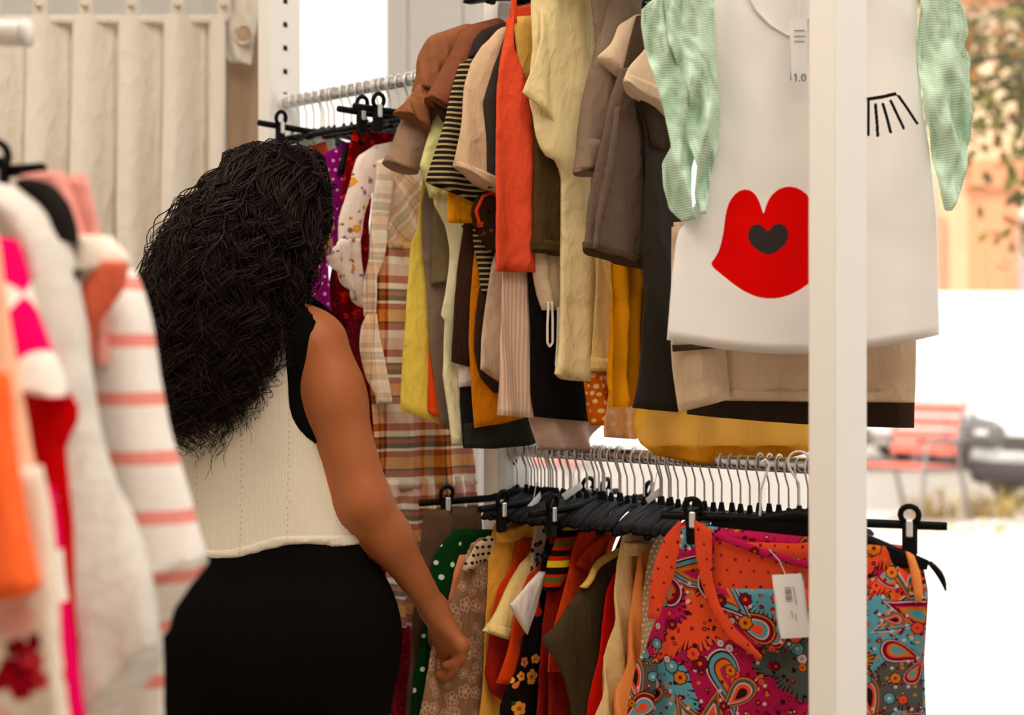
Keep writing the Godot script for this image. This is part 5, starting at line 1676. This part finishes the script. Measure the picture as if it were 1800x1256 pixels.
	var bm := cloth(Color.WHITE, {"tex": M.bloom, "tile": 0.26, "ox": 0.5 - h0.x / 0.26, "oy": 0.5 + h0.y / 0.26})
	panel("body", bm, [-90, 820, -80, 960, -70, 1100, -60, 1320], [60, 820, 84, 960, 104, 1100, 122, 1320], {"th": 0.04, "n": 20, "am": 0.01})
	garment("blouse", "neon orange blouse nearest the lens at the left edge", "blouse", plane(on.call(0.3), deg), "", 1.5)
	panel("sleeve", M.neon_orange, [-120, 640, -100, 760, -90, 900, -80, 1062], [0, 660, 10, 760, 34, 900, 68, 1026], {"th": 0.05, "n": 18, "bow": 0.006})


# ------------------------------------------------------------------ the woman: one continuous body from a field of tapered capsules
class Field:
	var lo: Vector3
	var cell: float
	var nx: int
	var ny: int
	var nz: int
	var d: PackedFloat32Array

	func _init(a: Vector3, b: Vector3, c: float):
		lo = a
		cell = c
		nx = int(ceil((b.x - a.x) / c)) + 1
		ny = int(ceil((b.y - a.y) / c)) + 1
		nz = int(ceil((b.z - a.z) / c)) + 1
		d = PackedFloat32Array()
		d.resize(nx * ny * nz)
		d.fill(9.0)

	func bone(p: Vector3, q: Vector3, rp: float, rq: float, k: float, sq := Vector3.ONE):
		# joins a tapered capsule by a smooth minimum; sq stretches the space (a larger number makes the limb thinner along that axis)
		var reach := maxf(rp, rq) + k + cell * 3.0
		var ax := maxi(0, int((minf(p.x, q.x) - reach - lo.x) / cell))
		var bx := mini(nx - 1, int((maxf(p.x, q.x) + reach - lo.x) / cell) + 1)
		var ay := maxi(0, int((minf(p.y, q.y) - reach - lo.y) / cell))
		var by := mini(ny - 1, int((maxf(p.y, q.y) + reach - lo.y) / cell) + 1)
		var az := maxi(0, int((minf(p.z, q.z) - reach - lo.z) / cell))
		var bz := mini(nz - 1, int((maxf(p.z, q.z) + reach - lo.z) / cell) + 1)
		var pq := (q - p) * sq
		var l2 := maxf(pq.length_squared(), 1e-9)
		for z in range(az, bz + 1):
			for y in range(ay, by + 1):
				var row := (z * ny + y) * nx
				for x in range(ax, bx + 1):
					var v := (lo + Vector3(x, y, z) * cell - p) * sq
					var t := clampf(v.dot(pq) / l2, 0.0, 1.0)
					var e := (v - pq * t).length() - (rp + (rq - rp) * t)
					var o := d[row + x]
					var h := maxf(k - absf(o - e), 0.0) / k
					d[row + x] = minf(o, e) - h * h * k * 0.25

	func each(f: Callable):
		for z in nz:
			for y in ny:
				var row := (z * ny + y) * nx
				for x in nx:
					if d[row + x] < 3.0:
						d[row + x] = f.call(lo + Vector3(x, y, z) * cell, d[row + x])

	func grow(by: float) -> Field:
		var f := Field.new(lo, lo, cell)
		f.nx = nx
		f.ny = ny
		f.nz = nz
		f.d = d.duplicate()
		for i in f.d.size():
			f.d[i] -= by
		return f

	func into(s: Shape, org: Vector3):
		# surface nets
		var at_cell := {}
		var off := [0, 1, nx, nx + 1, nx * ny, nx * ny + 1, nx * ny + nx, nx * ny + nx + 1]
		var cs := [Vector3(0, 0, 0), Vector3(1, 0, 0), Vector3(0, 1, 0), Vector3(1, 1, 0), Vector3(0, 0, 1), Vector3(1, 0, 1), Vector3(0, 1, 1), Vector3(1, 1, 1)]
		var edges := [[0, 1], [2, 3], [4, 5], [6, 7], [0, 2], [1, 3], [4, 6], [5, 7], [0, 4], [1, 5], [2, 6], [3, 7]]
		for z in nz - 1:
			for y in ny - 1:
				var row := (z * ny + y) * nx
				for x in nx - 1:
					var i := row + x
					if d[i] > cell * 2.5 or d[i] < -cell * 2.5:
						continue
					var neg := 0
					for k in 8:
						if d[i + off[k]] < 0.0:
							neg += 1
					if neg == 0 or neg == 8:
						continue
					var sum := Vector3.ZERO
					var n := 0
					for e in edges:
						var a := d[i + off[e[0]]]
						var b := d[i + off[e[1]]]
						if (a < 0.0) != (b < 0.0):
							sum += cs[e[0]].lerp(cs[e[1]], a / (a - b))
							n += 1
					at_cell[i] = s.add(lo + (Vector3(x, y, z) + sum / n) * cell - org)
		var step := [1, nx, nx * ny]
		for i in at_cell:
			for ax in 3:
				var a := d[i]
				var b := d[i + step[ax]]
				if (a < 0.0) == (b < 0.0):
					continue
				var u: int = step[(ax + 1) % 3]
				var w: int = step[(ax + 2) % 3]
				if not (at_cell.has(i - u) and at_cell.has(i - w) and at_cell.has(i - u - w)):
					continue
				if a < 0.0:
					s.quad(at_cell[i], at_cell[i - w], at_cell[i - u - w], at_cell[i - u])
				else:
					s.quad(at_cell[i], at_cell[i - u], at_cell[i - u - w], at_cell[i - w])


func torso(f: Field, more := 0.0):
	var thin := Vector3(1, 1, 1.12)
	f.bone(at(402, 1110, 2.36), at(566, 1115, 2.36), 0.104 + more, 0.104 + more, 0.06)
	f.bone(at(420, 1010, 2.36), at(545, 1010, 2.36), 0.094 + more, 0.094 + more, 0.06, thin)
	f.bone(at(425, 905, 2.36), at(530, 905, 2.36), 0.080 + more, 0.080 + more, 0.07, thin)
	f.bone(at(395, 800, 2.37), at(497, 800, 2.37), 0.083 + more, 0.083 + more, 0.07, thin)
	f.bone(at(366, 690, 2.37), at(473, 690, 2.37), 0.086 + more, 0.086 + more, 0.07, thin)
	f.bone(at(345, 605, 2.36), at(492, 605, 2.36), 0.066 + more, 0.066 + more, 0.06, thin)
	f.bone(at(425, 570, 2.37), at(535, 592, 2.35), 0.052 + more, 0.046 + more, 0.05)
	f.bone(at(425, 570, 2.37), at(310, 595, 2.35), 0.052 + more, 0.046 + more, 0.05)
	# bust and seat
	f.bone(at(380, 745, 2.45), at(390, 750, 2.46), 0.062 + more, 0.058 + more, 0.05)
	f.bone(at(470, 745, 2.45), at(480, 750, 2.46), 0.062 + more, 0.058 + more, 0.05)
	f.bone(at(425, 1130, 2.30), at(430, 1150, 2.30), 0.085 + more, 0.085 + more, 0.05)
	f.bone(at(548, 1130, 2.30), at(543, 1150, 2.30), 0.085 + more, 0.085 + more, 0.05)


func build_person():
	var foot_y := 0.0
	var org := at(480, MIDY, 2.36) * Vector3(1, 0, 1)
	var t := thing("person", "woman with long black curly hair, cream knit vest and black skirt, reaching for the lace", "person", org)
	root_now = t
	# ---- joints
	var sh := at(562, 604, 2.335)
	var el := at(641, 880, 2.315)
	var wr := at(761, 1066, 2.395)
	var sh2 := at(292, 604, 2.34)
	var el2 := at(318, 850, 2.50)
	var wr2 := at(400, 900, 2.66)
	var neck0 := at(428, 560, 2.38)
	var neck1 := at(462, 470, 2.41)
	var skull := at(482, 378, 2.42)
	var fwd := Vector3(0.55, -0.30, -0.78).normalized()
	var side := fwd.cross(Vector3.UP).normalized()
	var up := side.cross(fwd).normalized()
	# ---- the body on a 10 mm grid
	var f := Field.new(Vector3(-0.76, -0.02, -2.78), Vector3(-0.0, 1.68, -2.18), 0.0105)
	torso(f)
	f.bone(neck0, neck1, 0.054, 0.050, 0.04)
	f.bone(sh, sh.lerp(el, 0.35), 0.047, 0.0465, 0.03)
	f.bone(sh.lerp(el, 0.3), el, 0.0465, 0.040, 0.03)
	f.bone(el, el.lerp(wr, 0.35), 0.039, 0.037, 0.025)
	f.bone(el.lerp(wr, 0.3), wr, 0.0375, 0.0225, 0.02)
	f.bone(sh2, el2, 0.048, 0.040, 0.03)
	f.bone(el2, wr2, 0.039, 0.0225, 0.02)
	for q in [-1, 1]:
		var hipj := at(488 + q * 84, 1120, 2.36)
		var knee := Vector3(-0.40 + q * 0.085, 0.50, -2.36)
		var ank := Vector3(-0.40 + q * 0.075, 0.09, -2.33)
		f.bone(hipj, knee, 0.085, 0.056, 0.05)
		f.bone(knee, knee.lerp(ank, 0.4), 0.054, 0.054, 0.03)
		f.bone(knee.lerp(ank, 0.35), ank, 0.053, 0.034, 0.03)
		f.bone(ank + Vector3(0, -0.045, 0.01), ank + Vector3(0.05, -0.065, -0.15), 0.036, 0.026, 0.03)
	var s := Shape.new()
	f.into(s, org)
	# ---- the head on a grid of its own
	var hf := Field.new(skull - Vector3(0.15, 0.2, 0.17), skull + Vector3(0.15, 0.14, 0.15), 0.0042)
	hf.bone(skull - fwd * 0.025, skull + fwd * 0.02, 0.086, 0.082, 0.03)
	hf.bone(skull + fwd * 0.03 - up * 0.05, skull + fwd * 0.045 - up * 0.085, 0.058, 0.036, 0.035)
	hf.bone(neck1 - up * 0.0, neck1.lerp(skull, 0.5), 0.050, 0.046, 0.03)
	hf.bone(skull + fwd * 0.094 - up * 0.005, skull + fwd * 0.112 - up * 0.036, 0.008, 0.0125, 0.012)
	for q in [-1, 1]:
		hf.bone(skull + fwd * 0.088 + side * q * 0.03 + up * 0.012, skull + fwd * 0.084 + side * q * 0.05 + up * 0.012, 0.01, 0.009, 0.01)
		hf.bone(skull + fwd * 0.075 + side * q * 0.048 - up * 0.03, skull + fwd * 0.06 + side * q * 0.05 - up * 0.05, 0.018, 0.014, 0.03)
		hf.bone(skull + side * q * 0.086 + up * 0.01, skull + side * q * 0.086 - up * 0.03 + fwd * 0.006, 0.016, 0.010, 0.01)
	hf.bone(skull + fwd * 0.098 - up * 0.058 - side * 0.016, skull + fwd * 0.098 - up * 0.058 + side * 0.016, 0.009, 0.009, 0.012)
	hf.bone(skull + fwd * 0.094 - up * 0.070 - side * 0.013, skull + fwd * 0.094 - up * 0.070 + side * 0.013, 0.010, 0.010, 0.010)
	hf.into(s, org)
	# ---- the reaching hand: palm, four curled fingers, thumb
	var reach := (wr - el).normalized()
	var hand := Field.new(at(735, 1060, 2.50) * Vector3(1, 0, 1) + Vector3(0, 0.75, 0), at(850, 1060, 2.30) * Vector3(1, 0, 1) + Vector3(0, 0.93, 0), 0.003)
	var wrist := at(762, 1068, 2.396)
	hand.bone(at(752, 1052, 2.388), wrist, 0.0235, 0.0225, 0.01)
	var kn := [at(778, 1138, 2.425), at(792, 1144, 2.412), at(804, 1142, 2.397), at(812, 1134, 2.380)]
	for k in 4:
		hand.bone(wrist, kn[k], 0.019, 0.0125, 0.012)
	hand.bone(kn[0], kn[3], 0.0125, 0.0125, 0.008)
	var drops := [[4, 24, -6, 44], [2, 26, -10, 46], [0, 24, -14, 40], [0, 18, -12, 34]]
	for k in 4:
		var b: Vector3 = kn[k]
		var p1 := b + Vector3(drops[k][0], -drops[k][1], -6 + k * 1.0) * 0.00098
		var p2 := p1 + Vector3(drops[k][2], -drops[k][3] * 0.40, -5) * 0.00098
		var p3 := p2 + Vector3(drops[k][2] * 1.3, -drops[k][3] * 0.14, -6) * 0.00098
		hand.bone(b, p1, 0.0108, 0.0092, 0.004)
		hand.bone(p1, p2, 0.0092, 0.0082, 0.003)
		hand.bone(p2, p3, 0.0082, 0.0072, 0.003)
	var tb := at(764, 1092, 2.418)
	var tm := at(763, 1126, 2.440)
	var te := at(771, 1154, 2.448)
	hand.bone(wrist + Vector3(0.002, -0.006, -0.008), tb, 0.015, 0.0135, 0.008)
	hand.bone(tb, tm, 0.0125, 0.0105, 0.004)
	hand.bone(tm, te, 0.0102, 0.0085, 0.003)
	hand.into(s, org)
	# ---- the other hand, closed before her
	var d2 := (wr2 - el2).normalized()
	var hand2 := Field.new(wr2 - Vector3(0.06, 0.08, 0.16), wr2 + Vector3(0.16, 0.08, 0.06), 0.004)
	hand2.bone(wr2, wr2 + d2 * 0.05, 0.022, 0.02, 0.01)
	for k in 4:
		var b2 := wr2 + d2 * 0.085 + Vector3(0, 0.024 - k * 0.016, 0)
		hand2.bone(wr2 + d2 * 0.02, b2, 0.016, 0.0105, 0.01)
		hand2.bone(b2, b2 + d2 * 0.03 + Vector3(0, -0.012, 0), 0.0095, 0.0088, 0.003)
		hand2.bone(b2 + d2 * 0.03 + Vector3(0, -0.012, 0), b2 + d2 * 0.045 + Vector3(0, -0.034, 0), 0.0088, 0.0075, 0.003)
	hand2.bone(wr2 + d2 * 0.02, wr2 + d2 * 0.06 + Vector3(0.03, 0.03, 0), 0.013, 0.010, 0.006)
	hand2.bone(wr2 + d2 * 0.06 + Vector3(0.03, 0.03, 0), wr2 + d2 * 0.09 + Vector3(0.03, 0.028, 0), 0.010, 0.008, 0.003)
	hand2.into(s, org)
	put(t, "body", s.mesh(), M.skin)
	# ---- eyes, brows and lips on the far side of the head
	for q in [-1, 1]:
		var c = skull + fwd * 0.079 + side * q * 0.032 - up * 0.006 - org
		var eb := Shape.new()
		tube_into(eb, [c - fwd * 0.012, c - fwd * 0.008, c, c + fwd * 0.006, c + fwd * 0.0095], [0.004, 0.010, 0.0122, 0.009, 0.003], 14)
		var ey = put(t, "eye", eb.mesh(), M.eye_white)
		var ir := Shape.new()
		tube_into(ir, [c + fwd * 0.005, c + fwd * 0.0098, c + fwd * 0.0105], [0.006, 0.0055, 0.002], 12)
		put(ey, "iris", ir.mesh(), M.eye_dark)
		put(t, "eyebrow", tube([c + up * 0.022 - side * q * 0.016 + fwd * 0.016, c + up * 0.027 + fwd * 0.014, c + up * 0.022 + side * q * 0.022 + fwd * 0.004], [0.002, 0.003, 0.001], 6), M.hair_base)
	put(t, "lips", tube([skull + fwd * 0.100 - up * 0.064 - side * 0.024 - org, skull + fwd * 0.1065 - up * 0.064 - org, skull + fwd * 0.100 - up * 0.064 + side * 0.024 - org], [0.002, 0.0062, 0.002], 8), M.lip)
	# ---- knitted vest
	var base := Field.new(Vector3(-0.72, 0.93, -2.68), Vector3(-0.12, 1.48, -2.18), 0.0075)
	torso(base, 0.009)
	var hem_y := 0.990
	var vest := base.grow(0.0)
	var collar0 := at(428, 540, 2.40)
	vest.each(func(p: Vector3, d: float) -> float:
		var y0 := hem_y + 0.012 * sin((p.x + 0.4) * 9.0) + 0.006 * sin(p.x * 31.0)
		var cut := maxf(d, y0 - p.y)
		cut = maxf(cut, -(d + 0.016 + 0.5 * maxf(0.0, 1.02 - p.y)))
		cut = maxf(cut, 0.074 - seg(p, sh + Vector3(0.01, 0.05, 0), sh.lerp(el, 0.34)))
		cut = maxf(cut, 0.074 - seg(p, sh2 + Vector3(-0.01, 0.05, 0), sh2.lerp(el2, 0.34)))
		return maxf(cut, 0.066 - seg(p, collar0, neck1)))
	var vs := Shape.new()
	vest.into(vs, org)
	put(t, "knit_vest", vs.mesh(), M.knit)
	# a rolled rib along its lower edge
	var rim := base.grow(0.0035)
	rim.each(func(p: Vector3, d: float) -> float:
		var y0 := hem_y + 0.012 * sin((p.x + 0.4) * 9.0) + 0.006 * sin(p.x * 31.0)
		return maxf(maxf(d, absf(p.y - y0 - 0.008) - 0.009), -(d + 0.016)))
	var rs := Shape.new()
	rim.into(rs, org)
	put(t, "vest_hem", rs.mesh(), M.knit)
	# ---- black armhole bands
	for q in 2:
		var a: Vector3 = sh + Vector3(0.006, 0.055, 0) if q == 0 else sh2 + Vector3(-0.006, 0.055, 0)
		var b3: Vector3 = sh.lerp(el, 0.36) if q == 0 else sh2.lerp(el2, 0.36)
		var mid: Vector3 = a.lerp(b3, 0.5)
		var bandf := Field.new(mid - Vector3(0.14, 0.17, 0.14), mid + Vector3(0.14, 0.17, 0.14), 0.0048)
		torso(bandf, 0.0125)
		bandf.each(func(p: Vector3, d: float) -> float:
			var g := seg(p, a, b3)
			return maxf(maxf(d, g - 0.079), maxf(0.034 - g, -(d + 0.02))))
		var bs := Shape.new()
		bandf.into(bs, org)
		put(t, "armhole_band", bs.mesh(), M.trim_black)
	# ---- black skirt down to the calves
	var sk := Field.new(Vector3(-0.76, 0.30, -2.66), Vector3(-0.04, 1.04, -2.1), 0.0095)
	torso(sk, 0.007)
	for q in [-1, 1]:
		sk.bone(at(486 + q * 80, 1120, 2.35), Vector3(-0.39 + q * 0.08, 0.33, -2.36), 0.109, 0.103, 0.09)
	sk.each(func(p: Vector3, d: float) -> float:
		return maxf(maxf(d, p.y - 1.008), maxf(0.36 - p.y, -(d + 0.02 + 4.0 * maxf(0.0, p.y - 0.99)))))
	var ss := Shape.new()
	sk.into(ss, org)
	put(t, "skirt", ss.mesh(), M.skirt_black)
	for q in [-1, 1]:
		var ank := Vector3(-0.40 + q * 0.075, 0.045, -2.33) - org
		var sf := Field.new(ank + org - Vector3(0.06, 0.05, 0.22), ank + org + Vector3(0.12, 0.06, 0.07), 0.005)
		sf.bone(ank + org + Vector3(-0.002, -0.01, 0.012), ank + org + Vector3(0.052, -0.018, -0.155), 0.04, 0.033, 0.02)
		sf.each(func(p: Vector3, d: float) -> float: return maxf(d, 0.002 - p.y))
		var fs := Shape.new()
		sf.into(fs, org)
		put(t, "shoe", fs.mesh(), M.soft_black)
	build_hair(t, org)


func seg(p: Vector3, a: Vector3, b: Vector3) -> float:
	var ab := b - a
	return (p - a - ab * clampf((p - a).dot(ab) / ab.length_squared(), 0.0, 1.0)).length()


func build_hair(t: Node3D, org: Vector3):
	# three falls of curls, each a chain of [pixel x, pixel y, depth, radius]
	var back := [[500, 330, 2.40, 0.070], [472, 375, 2.385, 0.098], [430, 440, 2.36, 0.115], [392, 520, 2.325, 0.118], [376, 600, 2.30, 0.098], [366, 670, 2.285, 0.078], [358, 730, 2.28, 0.052], [352, 800, 2.28, 0.030]]
	var front := [[515, 312, 2.40, 0.050], [532, 338, 2.40, 0.042], [530, 390, 2.39, 0.040], [512, 445, 2.38, 0.038], [492, 505, 2.36, 0.040], [474, 560, 2.33, 0.040], [456, 620, 2.28, 0.034], [436, 690, 2.255, 0.022]]
	var under := [[470, 400, 2.42, 0.09], [440, 480, 2.38, 0.085], [425, 560, 2.32, 0.075], [415, 620, 2.285, 0.06], [400, 680, 2.27, 0.045], [388, 735, 2.27, 0.03]]
	var f := Field.new(Vector3(-0.74, 1.14, -2.58), Vector3(-0.24, 1.70, -2.10), 0.0085)
	for ch in [[back, 6, 0.86], [front, 5, 0.80], [under, 4, 0.8]]:
		var c: Array = ch[0]
		for i in ch[1] - 1:
			f.bone(at(c[i][0], c[i][1], c[i][2]), at(c[i + 1][0], c[i + 1][1], c[i + 1][2]), c[i][3] * ch[2], c[i + 1][3] * ch[2], 0.02)
	# the face stays free of hair
	var skull := at(482, 378, 2.42)
	var fwd := Vector3(0.55, -0.30, -0.78).normalized()
	f.bone(skull - fwd * 0.02 + Vector3(0, 0.012, 0), skull + fwd * 0.012 + Vector3(0, 0.016, 0), 0.098, 0.094, 0.02)
	f.bone(at(520, 330, 2.39), at(532, 400, 2.385), 0.034, 0.030, 0.03)
	f.bone(at(532, 400, 2.385), at(512, 460, 2.375), 0.030, 0.028, 0.03)
	var face := skull + fwd * 0.135 + Vector3(0, -0.045, 0)
	f.each(func(p: Vector3, d: float) -> float:
		return maxf(d + 0.007 * noise.get_noise_3d(p.x * 28.0, p.y * 14.0, p.z * 28.0), 0.068 - (p - face).length()))
	var s := Shape.new()
	f.into(s, org)
	var hair = put(t, "hair", s.mesh(), M.hair_base)
	var st := Shape.new()
	# [chain, locks, rooted on the scalp]: the strands of a lock share their curl
	for set_ in [[back, 120, false], [front, 40, false], [under, 34, false], [back, 120, true], [front, 34, true]]:
		var c2: Array = set_[0]
		var last := c2.size() - 1
		for k in set_[1]:
			var th := rng.randf() * TAU
			var ro := rng.randf_range(0.80, 1.04)
			var begin := rng.randf_range(0.0, 0.5) * last if rng.randf() < 0.65 else 0.0
			var stop := rng.randf_range(0.5, 1.0) * last
			if stop - begin < 1.4:
				stop = minf(last, begin + 1.4)
			var curl := rng.randf_range(0.005, 0.016)
			var turns := rng.randf_range(0.9, 2.1) * (1.0 if rng.randf() < 0.5 else -1.0)
			var scalp := Vector3.ZERO
			var al: Vector3 = (at(c2[1][0], c2[1][1], c2[1][2]) - at(c2[0][0], c2[0][1], c2[0][2])).normalized()
			if set_[2]:
				var v := Vector3.FORWARD
				for tries in 12:
					v = Vector3(rng.randfn(), rng.randfn(), rng.randfn()).normalized()
					if v.dot(fwd) < 0.42 and v.y > -0.25:
						break
				scalp = skull + Vector3(0, 0.012, 0) + v * rng.randf_range(0.096, 0.108)
				begin = 0.0
				stop = rng.randf_range(0.4, 1.0) * last
				ro = rng.randf_range(0.92, 1.08)
				var fx := al.cross(Vector3(0, 0.2, 1)).normalized()
				th = atan2(v.dot(fx.cross(al)), v.dot(fx))
			var ph := rng.randf() * TAU
			var drift := rng.randf_range(-0.6, 0.6)
			for j in 12:
				var off := Vector3(rng.randfn(), rng.randfn(), rng.randfn()) * 0.0042
				var stray := 1.0 if j < 10 else 2.4
				var pj := ph + rng.randf_range(-0.35, 0.35) * stray
				var sj := minf(last, stop + rng.randf_range(-0.5, 0.12))
				var cj := curl * rng.randf_range(0.8, 1.2)
				var n := int(12 + (sj - begin) * 6)
				var path := []
				var rad := []
				for i in n:
					var q := float(i) / (n - 1)
					var u := begin + (sj - begin) * q
					var a := mini(int(u), last - 1)
					var w := u - a
					var pa := at(c2[a][0], c2[a][1], c2[a][2])
					var pb := at(c2[a + 1][0], c2[a + 1][1], c2[a + 1][2])
					var p := pa.lerp(pb, w)
					var rr: float = lerpf(c2[a][3], c2[a + 1][3], w)
					var along := (pb - pa).normalized()
					var ex := along.cross(Vector3(0, 0.2, 1)).normalized()
					var ey := ex.cross(along)
					var ang := th + drift * q
					p += (ex * cos(ang) + ey * sin(ang)) * rr * ro * (1.0 if u > 0.7 else 0.75 + 0.36 * u)
					var g := pj + turns * TAU * (u - begin)
					var cr := cj * (0.35 + 0.85 * q)
					p += (ex * cos(g) + ey * sin(g)) * cr + off * stray * (0.5 + q)
					if set_[2]:
						var way := smoothstep(0.0, 1.3, u)
						p = (scalp + off).lerp(p, way) + Vector3(0, 0.02 * sin(PI * way), 0) + (ex * cos(g) + ey * sin(g)) * cj * 0.7 * (1.0 - way)
					if (p - face).length() < 0.06:
						p = face + (p - face).normalized() * 0.06
					path.append(p - org)
					rad.append(0.0013 * (1.0 - 0.7 * q * q))
				tube_into(st, path, rad, 3)
	# flyaway hairs round the outline
	for k in 220:
		var u2 := rng.randf_range(0.2, 5.5)
		var a2 := int(u2)
		var p2 := at(back[a2][0], back[a2][1], back[a2][2])
		var ang2 := rng.randf() * TAU
		var dirv := Vector3(cos(ang2), sin(ang2) * 0.7, 0.3).normalized()
		p2 += dirv * back[a2][3] * 0.95
		var path2 := []
		for i in 10:
			var q2 := i / 9.0
			path2.append(p2 + dirv * 0.03 * q2 + Vector3(-0.02, -0.06, 0) * q2 * q2 + Vector3(sin(q2 * 9.0 + k) * 0.006, cos(q2 * 8.0 + k) * 0.004, 0) - org)
		tube_into(st, path2, [0.0006, 0.0006, 0.0006, 0.0006, 0.0006, 0.0006, 0.0005, 0.0005, 0.0004, 0.0003], 3)
	put(hair, "curls", st.mesh(), M.hair, "stuff")
